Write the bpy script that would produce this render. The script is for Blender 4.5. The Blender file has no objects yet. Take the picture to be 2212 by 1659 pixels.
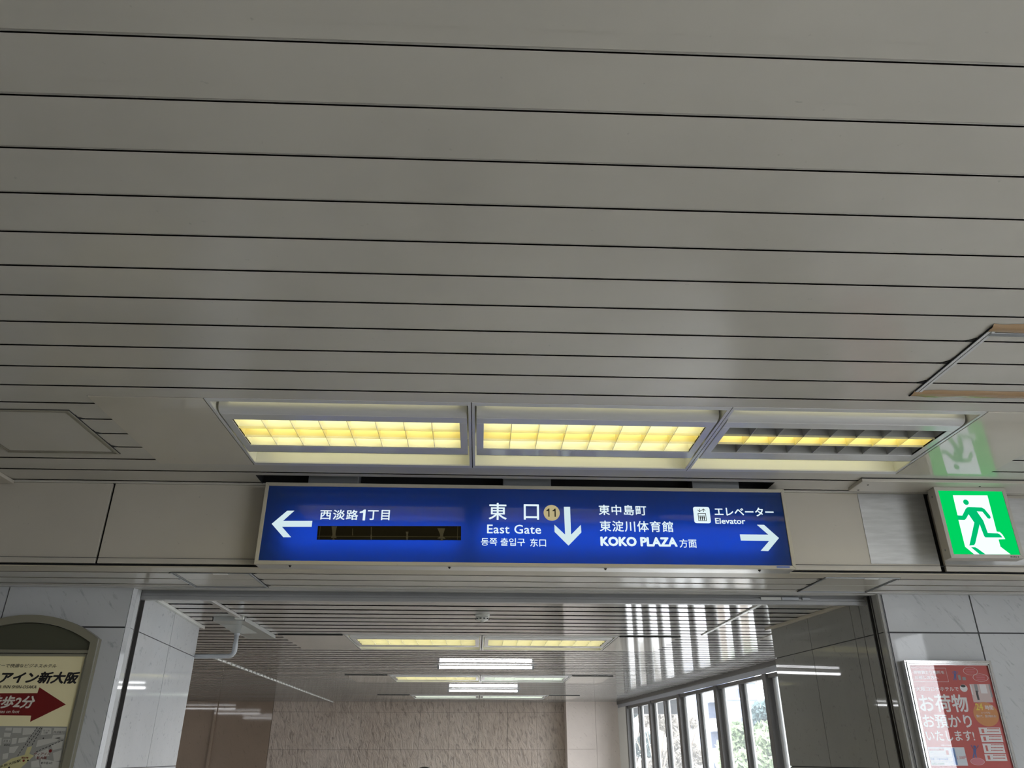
import bpy, bmesh, math, random
from mathutils import Vector, Matrix

random.seed(7)
SC = bpy.context.scene
COL = SC.collection
ZC = 1.5                                   # eye height of the photographer above the floor

# ------------------------------------------------------------------ camera
F, PITCH, YAW, ROLL = 1656.64, 0.451316, 0.0406705, 0.00072562
IW, IH = 2212.0, 1659.0
_f = Vector((math.sin(YAW)*math.cos(PITCH), math.cos(YAW)*math.cos(PITCH), math.sin(PITCH)))
_r = Vector((math.cos(YAW), -math.sin(YAW), 0.0))
_u = _r.cross(_f)
CR = math.cos(ROLL)*_r + math.sin(ROLL)*_u
CU = -math.sin(ROLL)*_r + math.cos(ROLL)*_u
CF = _f
cam = bpy.data.cameras.new('camera')
cam.sensor_fit = 'HORIZONTAL'
cam.sensor_width = 36.0
cam.lens = 36.0*F/IW
cam.clip_start, cam.clip_end = 0.05, 600
cam_ob = bpy.data.objects.new('camera', cam)
COL.objects.link(cam_ob)
cam_ob.matrix_world = Matrix(((CR.x, CU.x, -CF.x, 0), (CR.y, CU.y, -CF.y, 0), (CR.z, CU.z, -CF.z, ZC), (0, 0, 0, 1)))
SC.camera = cam_ob

# ------------------------------------------------------------------ world, exposure
SKY = 12.0
wd = bpy.data.worlds.new('sky'); SC.world = wd; wd.use_nodes = True
bg = wd.node_tree.nodes['Background']
bg.inputs[0].default_value = (0.92, 0.957, 1.0, 1); bg.inputs[1].default_value = SKY
SC.view_settings.view_transform = 'Standard'
SC.view_settings.look = 'None'
SC.view_settings.gamma = 1.0
SC.view_settings.use_curve_mapping = False
SC.view_settings.exposure = 0.05
SC.cycles.use_denoising = True
SC.cycles.max_bounces = 10
SC.cycles.diffuse_bounces = 6
SC.cycles.glossy_bounces = 5
SC.cycles.transparent_max_bounces = 12
SC.cycles.sample_clamp_indirect = 6.0
SC.cycles.caustics_reflective = False
SC.cycles.caustics_refractive = False


def portal(name, loc, size, rot):
    l = bpy.data.lights.new(name, 'AREA'); l.shape = 'RECTANGLE'; l.size, l.size_y = size
    l.cycles.is_portal = True
    o = bpy.data.objects.new(name, l); COL.objects.link(o)
    o.location = (loc[0], loc[1], loc[2]+ZC); o.rotation_euler = rot
    return o


HALL_R, HALL_L, HALL_B = 5.6, -6.5, -8.5    # right, left and rear walls of the hall
portal('hall_window_portal', (HALL_R+0.16, -0.6, 0.06), (2.75, 8.2), (0, math.pi/2, 0))
portal('corridor_window_portal', (3.45, 11.7, -0.2), (2.3, 9.4), (0, math.pi/2, math.radians(4.24)))


def at(px, py, y):
    """the point of the wall plane Y = y seen at pixel (px, py)"""
    d = CF + CR*((px-IW/2)/F) - CU*((py-IH/2)/F)
    k = y/d.y
    return (d.x*k, d.z*k)


# ------------------------------------------------------------------ materials
def mat(name, col, rough=0.5, metal=0.0, spec=0.5, emit=None, estr=1.0):
    m = bpy.data.materials.new(name); m.use_nodes = True
    b = m.node_tree.nodes['Principled BSDF']
    b.inputs['Base Color'].default_value = (*col, 1)
    b.inputs['Roughness'].default_value = rough
    b.inputs['Metallic'].default_value = metal
    b.inputs['Specular IOR Level'].default_value = spec
    if emit:
        b.inputs['Emission Color'].default_value = (*emit, 1)
        b.inputs['Emission Strength'].default_value = estr
    return m


def nd(m, t, **kw):
    n = m.node_tree.nodes.new(t)
    for k, v in kw.items():
        setattr(n, k, v)
    return n


def coords(m, scale=(1, 1, 1), rot=(0, 0, 0)):
    """object coordinates, turned and then stretched"""
    tc = nd(m, 'ShaderNodeTexCoord'); mr = nd(m, 'ShaderNodeMapping'); mp = nd(m, 'ShaderNodeMapping')
    mr.inputs['Rotation'].default_value = rot
    mp.inputs['Scale'].default_value = scale
    m.node_tree.links.new(tc.outputs['Object'], mr.inputs['Vector'])
    m.node_tree.links.new(mr.outputs['Vector'], mp.inputs['Vector'])
    return mp.outputs['Vector']


def noise(m, vec, scale, detail=4, rough=0.55, dist=0.0):
    n = nd(m, 'ShaderNodeTexNoise')
    n.inputs['Scale'].default_value = scale; n.inputs['Detail'].default_value = detail
    n.inputs['Roughness'].default_value = rough; n.inputs['Distortion'].default_value = dist
    m.node_tree.links.new(vec, n.inputs['Vector'])
    return n.outputs['Fac']


def ramp(m, fac, stops):
    r = nd(m, 'ShaderNodeValToRGB')
    el = r.color_ramp.elements
    while len(el) < len(stops):
        el.new(0.5)
    for e, (p, c) in zip(el, stops):
        e.position = p; e.color = (*c, 1) if len(c) == 3 else c
    m.node_tree.links.new(fac, r.inputs['Fac'])
    return r.outputs['Color']


def mixc(m, fac, a, b, mode='MIX'):
    n = nd(m, 'ShaderNodeMix', data_type='RGBA', blend_type=mode)
    L = m.node_tree.links
    if isinstance(fac, (int, float)):
        n.inputs[0].default_value = fac
    else:
        L.new(fac, n.inputs[0])
    for s, v in ((6, a), (7, b)):
        if isinstance(v, tuple):
            n.inputs[s].default_value = (*v, 1)
        else:
            L.new(v, n.inputs[s])
    return n.outputs[2]


def bump(m, fac, strength, dist=0.01):
    b = nd(m, 'ShaderNodeBump')
    b.inputs['Strength'].default_value = strength; b.inputs['Distance'].default_value = dist
    m.node_tree.links.new(fac, b.inputs['Height'])
    m.node_tree.links.new(b.outputs['Normal'], m.node_tree.nodes['Principled BSDF'].inputs['Normal'])


def setcol(m, c):
    m.node_tree.links.new(c, m.node_tree.nodes['Principled BSDF'].inputs['Base Color'])


def paint(name, c, rough, dirt=0.12, bmp=0.02):
    """aged gloss paint with faint blotches and small specks"""
    m = mat(name, c, rough)
    v = coords(m)
    big = ramp(m, noise(m, v, 1.3, 5), [(0.35, tuple(x*(1-dirt) for x in c)), (0.68, c)])
    spk = ramp(m, noise(m, v, 38, 2, 0.5), [(0.0, (0, 0, 0)), (0.74, (0, 0, 0)), (0.80, (1, 1, 1))])
    setcol(m, mixc(m, spk, big, tuple(x*0.80 for x in c)))
    if bmp:
        bump(m, noise(m, coords(m, (0.6, 3, 3)), 2.2, 3), bmp, 0.02)
    return m


def marble(name, base, vein, rough=0.035, ang=0.6):
    m = mat(name, base, rough)
    v = coords(m, (1.0, 1.0, 1.0), (0.0, ang, 0.3))
    cloud = ramp(m, noise(m, v, 1.1, 6, 0.6, 0.4), [(0.3, tuple(x*0.86 for x in base)), (0.7, base)])
    vv = coords(m, (9.0, 4.0, 1.6), (0.0, ang, 0.0))
    st = ramp(m, noise(m, vv, 3.3, 5, 0.65, 0.3), [(0.0, (0, 0, 0)), (0.60, (0, 0, 0)), (0.74, (0.8, 0.8, 0.8))])
    fleck = ramp(m, noise(m, coords(m, (1, 1, 0.34), (0, ang+0.15, 0)), 33, 4, 0.62), [(0.0, (0, 0, 0)), (0.625, (0, 0, 0)), (0.72, (1, 1, 1))])
    c = mixc(m, st, cloud, vein)
    f2 = nd(m, 'ShaderNodeMath', operation='MULTIPLY'); f2.inputs[1].default_value = 0.5
    m.node_tree.links.new(fleck, f2.inputs[0])
    setcol(m, mixc(m, f2.outputs[0], c, tuple(x*0.72 for x in vein)))
    m.node_tree.nodes['Principled BSDF'].inputs['Specular IOR Level'].default_value = 0.2
    return m


def translucent_sheet(name, c):
    m = mat(name, (0.75, 0.75, 0.77), 0.15)
    t = m.node_tree
    tr = t.nodes.new('ShaderNodeBsdfTranslucent'); tr.inputs[0].default_value = (*c, 1)
    ad = t.nodes.new('ShaderNodeMixShader'); ad.inputs[0].default_value = 0.5
    t.links.new(t.nodes['Principled BSDF'].outputs[0], ad.inputs[1]); t.links.new(tr.outputs[0], ad.inputs[2])
    t.links.new(ad.outputs[0], t.nodes['Material Output'].inputs[0])
    return m


M = {}
M['ceil'] = paint('cream_ceiling_paint', (0.56, 0.535, 0.48), 0.17, 0.10, 0.03)
M['plate'] = paint('cover_plate_paint', (0.60, 0.56, 0.475), 0.09, 0.08, 0.0)
M['ceil2'] = paint('corridor_ceiling_paint', (0.52, 0.51, 0.49), 0.055, 0.08, 0.0)
M['ceil2plate'] = paint('corridor_plate_paint', (0.56, 0.53, 0.49), 0.06, 0.1, 0.012)
M['fascia'] = paint('fascia_paint', (0.53, 0.49, 0.42), 0.28, 0.08, 0.02)
M['beige'] = paint('beige_trim_paint', (0.52, 0.47, 0.37), 0.30, 0.1, 0.0)
M['dark'] = mat('dark_gap', (0.012, 0.012, 0.012), 0.8)
M['void'] = mat('dark_void', (0.02, 0.02, 0.022), 0.9)
M['gap'] = mat('shadow_gap_backing', (0.035, 0.035, 0.037), 0.6)
M['marble'] = marble('white_marble', (0.55, 0.56, 0.57), (0.30, 0.31, 0.32))
M['marble_shaded'] = marble('shaded_marble', (0.36, 0.355, 0.335), (0.24, 0.235, 0.225), 0.025, 0.9)  # stone colour darkened for the shade on the right reveal
M['alu'] = mat('aluminium', (0.62, 0.61, 0.58), 0.28, 0.85)
M['signframe'] = paint('sign_frame_paint', (0.50, 0.465, 0.375), 0.3, 0.12, 0.0)
M['alu_dark'] = mat('bronze_aluminium', (0.13, 0.125, 0.12), 0.4, 0.5)
M['chrome'] = mat('chrome', (0.72, 0.72, 0.72), 0.12, 1.0)
M['steel'] = mat('grey_steel', (0.33, 0.34, 0.35), 0.4, 0.6)
M['white'] = mat('white_enamel', (0.78, 0.78, 0.75), 0.25)
M['fixture'] = mat('fixture_enamel', (0.60, 0.60, 0.60), 0.16)
M['louver'] = mat('louver_acrylic', (0.80, 0.78, 0.66), 0.4)
M['louver_mid'] = mat('yellowed_louver_acrylic', (0.80, 0.73, 0.43), 0.4)
M['louver_white'] = mat('clean_louver_acrylic', (0.80, 0.82, 0.78), 0.4)
M['frosted'] = translucent_sheet('frosted_transom_glass', (0.16, 0.165, 0.19))
M['black'] = mat('black_print', (0.012, 0.011, 0.012), 0.5)
M['blackrail'] = mat('black_rail', (0.01, 0.01, 0.01), 0.4)
M['plastic'] = mat('off_white_plastic', (0.66, 0.66, 0.62), 0.35)
M['screw'] = mat('dark_screw', (0.03, 0.028, 0.025), 0.4, 0.6)
M['tape'] = mat('brown_packing_tape', (0.36, 0.23, 0.12), 0.18)
M['pvc'] = paint('grey_pvc', (0.50, 0.52, 0.55), 0.3, 0.3, 0.0)
M['tray'] = mat('grey_tray_sheet', (0.38, 0.39, 0.375), 0.22)
M['floor'] = paint('floor_tile', (0.66, 0.65, 0.62), 0.35, 0.10, 0.0)
M['wallin'] = mat('hall_wall_paint', (0.62, 0.61, 0.59), 0.5)
M['wallback'] = mat('far_hall_wall', (0.20, 0.19, 0.17), 0.6)


def lamp(name, c, s):
    m = bpy.data.materials.new(name); m.use_nodes = True
    t = m.node_tree; t.nodes.clear()
    e = t.nodes.new('ShaderNodeEmission'); o = t.nodes.new('ShaderNodeOutputMaterial')
    e.inputs[0].default_value = (*c, 1); e.inputs[1].default_value = s
    t.links.new(e.outputs[0], o.inputs[0])
    return m


M['tube_warm'] = lamp('warm_fluorescent', (1.0, 0.93, 0.50), 5.2)
M['tube_amber'] = lamp('amber_fluorescent', (1.0, 0.92, 0.44), 5.0)
M['glow_cove'] = lamp('added_cove_glow', (1.0, 0.93, 0.52), 2.6)
M['glow_slot'] = lamp('added_slot_glow', (1.0, 0.92, 0.46), 7.0)
M['tube_cool'] = lamp('cool_fluorescent', (0.90, 1.0, 0.84), 4.6)
M['tube_white'] = lamp('bare_fluorescent', (0.97, 0.98, 1.0), 24.0)
M['tube_sign'] = lamp('sign_fluorescent', (0.95, 0.98, 1.0), 26.0)
M['sign_white'] = lamp('backlit_white', (0.80, 0.96, 1.0), 0.93)
M['sign_arrow'] = lamp('backlit_arrow', (0.72, 0.90, 0.94), 0.86)
M['sign_tan'] = lamp('backlit_tan', (0.54, 0.46, 0.25), 0.85)
M['exit_green'] = lamp('backlit_green', (0.0, 0.62, 0.115), 1.0)
M['exit_green2'] = lamp('backlit_figure_green', (0.0, 0.53, 0.17), 0.95)
M['exit_white'] = lamp('backlit_exit_white', (0.80, 0.95, 1.0), 1.15)


def translucent(name, c, gloss):
    m = bpy.data.materials.new(name); m.use_nodes = True
    t = m.node_tree; t.nodes.clear()
    tr = t.nodes.new('ShaderNodeBsdfTranslucent'); tr.inputs[0].default_value = (*c, 1)
    df = t.nodes.new('ShaderNodeBsdfDiffuse'); df.inputs[0].default_value = (c[0]*0.6+0.004, c[1]*0.6+0.004, c[2]*0.6, 1)
    mx0 = t.nodes.new('ShaderNodeMixShader'); mx0.inputs[0].default_value = 0.3
    t.links.new(tr.outputs[0], mx0.inputs[1]); t.links.new(df.outputs[0], mx0.inputs[2])
    gl = t.nodes.new('ShaderNodeBsdfGlossy'); gl.inputs['Roughness'].default_value = 0.06
    fr = t.nodes.new('ShaderNodeFresnel'); fr.inputs[0].default_value = gloss
    mx = t.nodes.new('ShaderNodeMixShader'); o = t.nodes.new('ShaderNodeOutputMaterial')
    t.links.new(fr.outputs[0], mx.inputs[0]); t.links.new(mx0.outputs[0], mx.inputs[1]); t.links.new(gl.outputs[0], mx.inputs[2])
    t.links.new(mx.outputs[0], o.inputs[0])
    return m


M['sign_blue'] = translucent('backlit_blue_acrylic', (0.044, 0.168, 0.58), 1.5)


def glass(name, tint=(0.955, 0.955, 0.96), ior=1.5, rough=0.0):
    m = bpy.data.materials.new(name); m.use_nodes = True
    t = m.node_tree; t.nodes.clear()
    tr = t.nodes.new('ShaderNodeBsdfTransparent'); tr.inputs[0].default_value = (*tint, 1)
    gl = t.nodes.new('ShaderNodeBsdfGlossy'); gl.inputs['Roughness'].default_value = rough
    fr = t.nodes.new('ShaderNodeFresnel'); fr.inputs[0].default_value = ior
    mx = t.nodes.new('ShaderNodeMixShader'); o = t.nodes.new('ShaderNodeOutputMaterial')
    ge = t.nodes.new('ShaderNodeNewGeometry'); iv = t.nodes.new('ShaderNodeMath'); iv.operation = 'SUBTRACT'
    iv.inputs[0].default_value = 1.0; t.links.new(ge.outputs['Backfacing'], iv.inputs[1])
    mu = t.nodes.new('ShaderNodeMath'); mu.operation = 'MULTIPLY'     # only the entry face of a pane mirrors
    t.links.new(fr.outputs[0], mu.inputs[0]); t.links.new(iv.outputs[0], mu.inputs[1])
    t.links.new(mu.outputs[0], mx.inputs[0]); t.links.new(tr.outputs[0], mx.inputs[1]); t.links.new(gl.outputs[0], mx.inputs[2])
    t.links.new(mx.outputs[0], o.inputs[0])
    return m


def haze_veil(m, amount, c):
    """a haze veil put on a pane for lens glare: light behind it is scattered"""
    t = m.node_tree
    o = [n for n in t.nodes if n.type == 'OUTPUT_MATERIAL'][0]
    src = o.inputs[0].links[0].from_socket
    tr = t.nodes.new('ShaderNodeBsdfTranslucent'); tr.inputs[0].default_value = (*c, 1)
    mx = t.nodes.new('ShaderNodeMixShader'); mx.inputs[0].default_value = amount
    t.links.new(src, mx.inputs[1]); t.links.new(tr.outputs[0], mx.inputs[2]); t.links.new(mx.outputs[0], o.inputs[0])
    return m


M['glass'] = haze_veil(glass('window_glass'), 0.03, (0.85, 0.9, 0.92))  # window panes carry an added veil that imitates haze
M['poster_glass'] = glass('poster_acrylic', (0.95, 0.95, 0.95), 1.75)


# ------------------------------------------------------------------ mesh builder
class MB:
    def __init__(s):
        s.v = []; s.f = []

    def vert(s, p):
        s.v.append((p[0], p[1], p[2]+ZC)); return len(s.v)-1

    def poly(s, pts):
        s.f.append([s.vert(p) for p in pts]); return s

    def box(s, x0, x1, y0, y1, z0, z1):
        i = [s.vert((x, y, z)) for z in (z0, z1) for y in (y0, y1) for x in (x0, x1)]
        for q in ((0, 2, 3, 1), (4, 5, 7, 6), (0, 1, 5, 4), (2, 6, 7, 3), (0, 4, 6, 2), (1, 3, 7, 5)):
            s.f.append([i[k] for k in q])
        return s

    def hexa(s, p):
        """eight corners: bottom four, top four, both in the same order"""
        i = [s.vert(q) for q in p]
        for q in ((3, 2, 1, 0), (4, 5, 6, 7), (0, 1, 5, 4), (1, 2, 6, 5), (2, 3, 7, 6), (3, 0, 4, 7)):
            s.f.append([i[k] for k in q])
        return s

    def prism(s, pts, z0, z1):
        n = len(pts)
        a = [s.vert((x, y, z0)) for x, y in pts]; b = [s.vert((x, y, z1)) for x, y in pts]
        s.f.append(a[::-1]); s.f.append(b)
        for k in range(n):
            s.f.append([a[k], a[(k+1) % n], b[(k+1) % n], b[k]])
        return s

    def plate(s, pts, y, t):
        """polygon in the XZ plane at depth y, t thick away from the viewer"""
        n = len(pts)
        a = [s.vert((x, y, z)) for x, z in pts]; b = [s.vert((x, y+t, z)) for x, z in pts]
        s.f.append(a); s.f.append(b[::-1])
        for k in range(n):
            s.f.append([a[k], b[k], b[(k+1) % n], a[(k+1) % n]])
        return s

    def strip(s, prof, x0, x1):
        """open profile [(y, z)] swept along X"""
        a = [s.vert((x0, y, z)) for y, z in prof]; b = [s.vert((x1, y, z)) for y, z in prof]
        for k in range(len(prof)-1):
            s.f.append([a[k], a[k+1], b[k+1], b[k]])
        return s

    def tube(s, p0, p1, r, n=12, r1=None, caps=True):
        p0, p1 = Vector(p0), Vector(p1)
        d = (p1-p0).normalized()
        u = d.orthogonal().normalized(); w = d.cross(u)
        r1 = r if r1 is None else r1
        a, b = [], []
        for k in range(n):
            t = 2*math.pi*k/n
            o = u*math.cos(t)+w*math.sin(t)
            a.append(s.vert(p0+o*r)); b.append(s.vert(p1+o*r1))
        for k in range(n):
            s.f.append([a[k], a[(k+1) % n], b[(k+1) % n], b[k]])
        if caps:
            s.f.append(a[::-1]); s.f.append(b)
        return s

    def path(s, pts, r, n=12):
        pts = [Vector(p) for p in pts]
        rings = []
        for k, p in enumerate(pts):
            d = (pts[min(k+1, len(pts)-1)]-pts[max(k-1, 0)]).normalized()
            u = Vector((0, 1, 0)) if abs(d.y) < 0.9 else Vector((1, 0, 0))
            u = (u-d*u.dot(d)).normalized(); w = d.cross(u)
            rings.append([s.vert(p+(u*math.cos(2*math.pi*j/n)+w*math.sin(2*math.pi*j/n))*r) for j in range(n)])
        for a, b in zip(rings, rings[1:]):
            for j in range(n):
                s.f.append([a[j], a[(j+1) % n], b[(j+1) % n], b[j]])
        s.f.append(rings[0][::-1]); s.f.append(rings[-1])
        return s

    def lathe(s, c, prof, n=24):
        rings = []
        for r, z in prof:
            rings.append([s.vert((c[0]+r*math.cos(2*math.pi*k/n), c[1]+r*math.sin(2*math.pi*k/n), c[2]+z)) for k in range(n)])
        for a, b in zip(rings, rings[1:]):
            for k in range(n):
                s.f.append([a[k], a[(k+1) % n], b[(k+1) % n], b[k]])
        s.f.append(rings[0][::-1]); s.f.append(rings[-1])
        return s

    def frame(s, x0, x1, z0, z1, w, y0, y1):
        """rectangular picture frame in the XZ plane, mitred"""
        o = [(x0, z0), (x1, z0), (x1, z1), (x0, z1)]
        i = [(x0+w, z0+w), (x1-w, z0+w), (x1-w, z1-w), (x0+w, z1-w)]
        for k in range(4):
            q = (k+1) % 4
            P = [o[k], o[q], i[q], i[k]]
            s.plate(P, y0, y1-y0)
        return s

    def ring(s, out, inn, y, t):
        """closed moulding between two outlines of the XZ plane, without inner joints"""
        n = len(out)
        R = [[s.vert((x, yy, z)) for x, z in p] for p, yy in ((out, y), (inn, y), (inn, y+t), (out, y+t))]
        for a, b in zip(R, R[1:]+R[:1]):
            for k in range(n):
                q = (k+1) % n
                s.f.append([a[k], a[q], b[q], b[k]])
        return s

    def hframe(s, x0, x1, y0, y1, w, z0, z1):
        o = [(x0, y0), (x1, y0), (x1, y1), (x0, y1)]
        i = [(x0+w, y0+w), (x1-w, y0+w), (x1-w, y1-w), (x0+w, y1-w)]
        for k in range(4):
            q = (k+1) % 4
            s.prism([o[k], o[q], i[q], i[k]], z0, z1)
        return s

    def build(s, name, m, parent=None, smooth=False, bevel=0.0):
        me = bpy.data.meshes.new(name)
        me.from_pydata(s.v, [], s.f)
        bm = bmesh.new(); bm.from_mesh(me)
        bmesh.ops.recalc_face_normals(bm, faces=bm.faces)
        bm.to_mesh(me); bm.free()
        if smooth:
            for p in me.polygons:
                p.use_smooth = True
        me.materials.append(M[m] if isinstance(m, str) else m)
        o = bpy.data.objects.new(name, me); COL.objects.link(o)
        if bevel:
            b = o.modifiers.new('bevel', 'BEVEL'); b.width = bevel; b.segments = 2; b.limit_method = 'ANGLE'
        if parent is not None:
            put(o, parent)
        return o


def world_of(o):
    w = Matrix.Translation(o.location)
    if o.parent is not None:
        w = world_of(o.parent) @ o.matrix_parent_inverse @ w
    return w


def put(o, parent):
    o.parent = parent
    o.matrix_parent_inverse = world_of(parent).inverted()


def tag(o, label, cat, group=None, kind=None):
    o['label'] = label; o['category'] = cat
    if group:
        o['group'] = group
    if kind:
        o['kind'] = kind
    return o


def thing(name, label, cat, loc, group=None):
    o = bpy.data.objects.new(name, None); COL.objects.link(o)
    o.empty_display_size = 0.1
    o.location = (loc[0], loc[1], loc[2]+ZC)
    return tag(o, label, cat, group)


def struct(o):
    o['kind'] = 'structure'
    return o


def label(o, text):
    o['label'] = text
    return o


# ------------------------------------------------------------------ lettering
def text_mesh(body, bold=0.0, shear=0.0, space=1.0):
    c = bpy.data.curves.new('lettering', 'FONT')
    c.body = body; c.shear = shear; c.resolution_u = 3; c.space_character = space
    o = bpy.data.objects.new('lettering', c); COL.objects.link(o)
    dg = bpy.context.evaluated_depsgraph_get()
    me = bpy.data.meshes.new_from_object(o.evaluated_get(dg))
    bpy.data.objects.remove(o); bpy.data.curves.remove(c)
    if bold:                               # heavier strokes: the outline laid over itself, shifted round a small circle
        vs = [v.co.copy() for v in me.vertices]; fs = [list(p.vertices) for p in me.polygons]
        V, Fc = [], []
        for k in range(8):
            d = Vector((math.cos(k*math.pi/4)*bold, math.sin(k*math.pi/4)*bold, 0.00008*(k+1)))
            n = len(V)
            V += [v+d for v in vs]; Fc += [[i+n for i in f] for f in fs]
        V2 = len(V); V += vs; Fc += [[i+V2 for i in f] for f in fs]
        bpy.data.meshes.remove(me)
        me = bpy.data.meshes.new('lettering'); me.from_pydata(V, [], Fc)
    return me


def lettering(body, box, y, m, parent, bold=0.0, shear=0.0, space=1.0, ang=0.0, name='lettering'):
    """letters fitted to the rectangle (x0, z1, x1, z0) of the plane Y = y"""
    me = text_mesh(body, bold, shear, space)
    xs = [v.co.x for v in me.vertices]; ys = [v.co.y for v in me.vertices]
    a, b, c, d = min(xs), max(xs), min(ys), max(ys)
    x0, z1, x1, z0 = box
    cx, cz = (x0+x1)/2, (z0+z1)/2
    for v in me.vertices:
        u = x0+(v.co.x-a)/(b-a)*(x1-x0); w = z0+(v.co.y-c)/(d-c)*(z1-z0)
        if ang:
            du, dw = u-cx, w-cz
            u = cx+du*math.cos(ang)-dw*math.sin(ang); w = cz+du*math.sin(ang)+dw*math.cos(ang)
        v.co = (u, y-v.co.z, w+ZC)
    me.name = name
    me.materials.clear(); me.materials.append(M[m] if isinstance(m, str) else m)
    o = bpy.data.objects.new(name, me); COL.objects.link(o)
    put(o, parent)
    return o


def pxbox(p0, p1, y):
    a = at(p0[0], p0[1], y); b = at(p1[0], p1[1], y)
    return (a[0], a[1], b[0], b[1])


def crop(o, s):
    return lambda x, y: (o[0]+x/s, o[1]+y/s)


# ================================================================== the setting
CZ, PZ = 1.515, 1.0                        # hall ceiling and passage ceiling above the eye
PITCH_S = 0.19354
FY, WY = 4.62, 5.25                        # fascia and marble wall


def xw(y):                                 # the window wall of the passage runs at a slight skew
    return 2.86+(y-16.95)*(-0.07412)


def rev_l(y):
    return -2.268+(y-5.268)*(-0.07473)


def rev_r(y):
    return 2.715+(y-5.2)*(-0.1194)


def W_(s, t, z):
    return (xw(s)+t, s, z)


def cut(y0, y1, x0, x1, holes):
    """x ranges left of (x0, x1) for the y slice once the holes are taken out"""
    ym = (y0+y1)/2
    rs = [(x0, x1)]
    for hx0, hx1, hy0, hy1 in holes:
        if hy0 < ym < hy1:
            n = []
            for a, b in rs:
                if hx0 > a:
                    n.append((a, min(b, hx0)))
                if hx1 < b:
                    n.append((max(a, hx1), b))
            rs = [(a, b) for a, b in n if b-a > 1e-4]
    return rs


def slats(mb, gaps, prof, y_start, count, pitch, z, x0, x1f, holes, ymin, ymax, gz=0.02):
    """lapped metal ceiling strips; prof = [(y, z)] within one pitch"""
    ys = sorted({h for q in holes for h in q[2:4]})
    for k in range(count):
        base = y_start+k*pitch
        for (ya, za), (yb, zb) in zip(prof, prof[1:]):
            a, b = base+ya, base+yb
            if b <= ymin or a >= ymax:
                continue
            sp = [max(a, ymin)]+[h for h in ys if max(a, ymin) < h < min(b, ymax)]+[min(b, ymax)]
            for p, q in zip(sp, sp[1:]):
                if b-a < 1e-6:
                    zp, zq = za, zb
                else:
                    zp = za+(zb-za)*(p-a)/(b-a); zq = za+(zb-za)*(q-a)/(b-a)
                for xa, xb in cut(p, q, x0, 99, holes):
                    e0 = x1f(p) if xb == 99 else xb; e1 = x1f(q) if xb == 99 else xb
                    mb.poly([(xa, p, z+zp), (e0, p, z+zp), (e1, q, z+zq), (xa, q, z+zq)])
            if b-a < 1e-6 and ymin <= a <= ymax:
                for xa, xb in cut(a-1e-5, a+1e-5, x0, 99, holes):
                    e0 = x1f(a) if xb == 99 else xb
                    mb.poly([(xa, a, z+za), (e0, a, z+za), (e0, a, z+zb), (xa, a, z+zb)])


# --- hall ceiling: lapped strips, a groove and a crease on each

holes = [(-1.857, 3.014, 3.332, 4.253), (-2.60, -2.04, 3.53, 4.09), (-1.36, 1.80, 4.44, 4.80)]
prof = [(0, 0.0022), (0, 0.018), (0.005, 0.018), (0.005, 0.0095), (0.0105, 0.006), (0.0105, 0.0), (0.05, -0.0002), (0.098, -0.0002), (0.144, 0), (0.1455, 0.0022), (0.19354, 0.0022)]
mb = MB()
slats(mb, None, prof, 1.28727-2*PITCH_S, 20, PITCH_S, CZ, HALL_L, lambda y: HALL_R, holes, 0.9, FY-0.004)
mb.poly([(HALL_L, HALL_B, CZ), (HALL_R, HALL_B, CZ), (HALL_R, 0.905, CZ), (HALL_L, 0.905, CZ)])
struct(mb.build('ceiling', 'ceil'))
# dark void over the hall ceiling, open only at the slot over the sign
mb = MB()
mb.poly([(HALL_L, 0.5, CZ+0.3), (HALL_R, 0.5, CZ+0.3), (HALL_R, FY, CZ+0.3), (HALL_L, FY, CZ+0.3)])
mb.poly([(-1.36, 4.44, CZ), (1.80, 4.44, CZ), (1.80, 4.44, CZ+0.3), (-1.36, 4.44, CZ+0.3)])
mb.poly([(-1.36, FY-0.002, CZ+0.005), (1.80, FY-0.002, CZ+0.005), (1.80, FY-0.002, CZ+0.3), (-1.36, FY-0.002, CZ+0.3)])
for x in (-1.36, 1.80):
    mb.poly([(x, 4.44, CZ), (x, FY, CZ), (x, FY, CZ+0.3), (x, 4.44, CZ+0.3)])
struct(mb.build('ceiling_recess', 'void'))

# --- fascia over the opening: painted boards with open joints
mb = MB()
for x0, x1 in ((HALL_L, -2.273), (-2.258, 2.826), (2.858, HALL_R)):
    mb.box(x0, x1, FY, FY+0.02, 1.0195, CZ-0.006)
struct(mb.build('wall_fascia', 'fascia', bevel=0.002))
mb = MB()
mb.box(HALL_L, HALL_R, FY+0.03, FY+0.10, PZ+0.003, CZ+0.4)
struct(mb.build('wall_fascia_backing', 'dark'))
mb = MB()
mb.box(HALL_L, HALL_R, FY-0.012, FY+0.0, CZ-0.006, CZ+0.006)
struct(mb.build('trim_1', 'ceil'))

# --- soffit under the fascia: beige nosing and three narrow strips
mb = MB()
mb.strip([(FY+0.02, PZ+0.004), (FY-0.004, PZ+0.004), (FY-0.004, PZ+0.002), (FY+0.004, PZ-0.002), (4.755, PZ-0.002), (4.757, PZ+0.012)], HALL_L, HALL_R)
struct(mb.build('trim_2', 'beige', bevel=0.0))
sh_l, sh_r = (-1.875, -1.40, 4.757, 5.19), (2.14, 2.612, 4.725, 5.185)
sprof = [(0, 0.0), (0, 0.014), (0.008, 0.014), (0.008, 0.002), (0.011, 0.0), (0.135, 0.0), (0.136, 0.002), (0.1775, 0.002)]
mb = MB()
inset = [(a+0.02, b-0.02, c+0.02, d-0.02) for a, b, c, d in (sh_l, sh_r)]
slats(mb, None, sprof, 4.606, 4, 0.1775, PZ, HALL_L, lambda y: HALL_R, inset, 4.76, 5.20)
struct(mb.build('ceiling_soffit', 'ceil'))
mb = MB()
mb.box(HALL_L, HALL_R, 5.2, 5.262, PZ-0.004, PZ+0.02)
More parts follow.
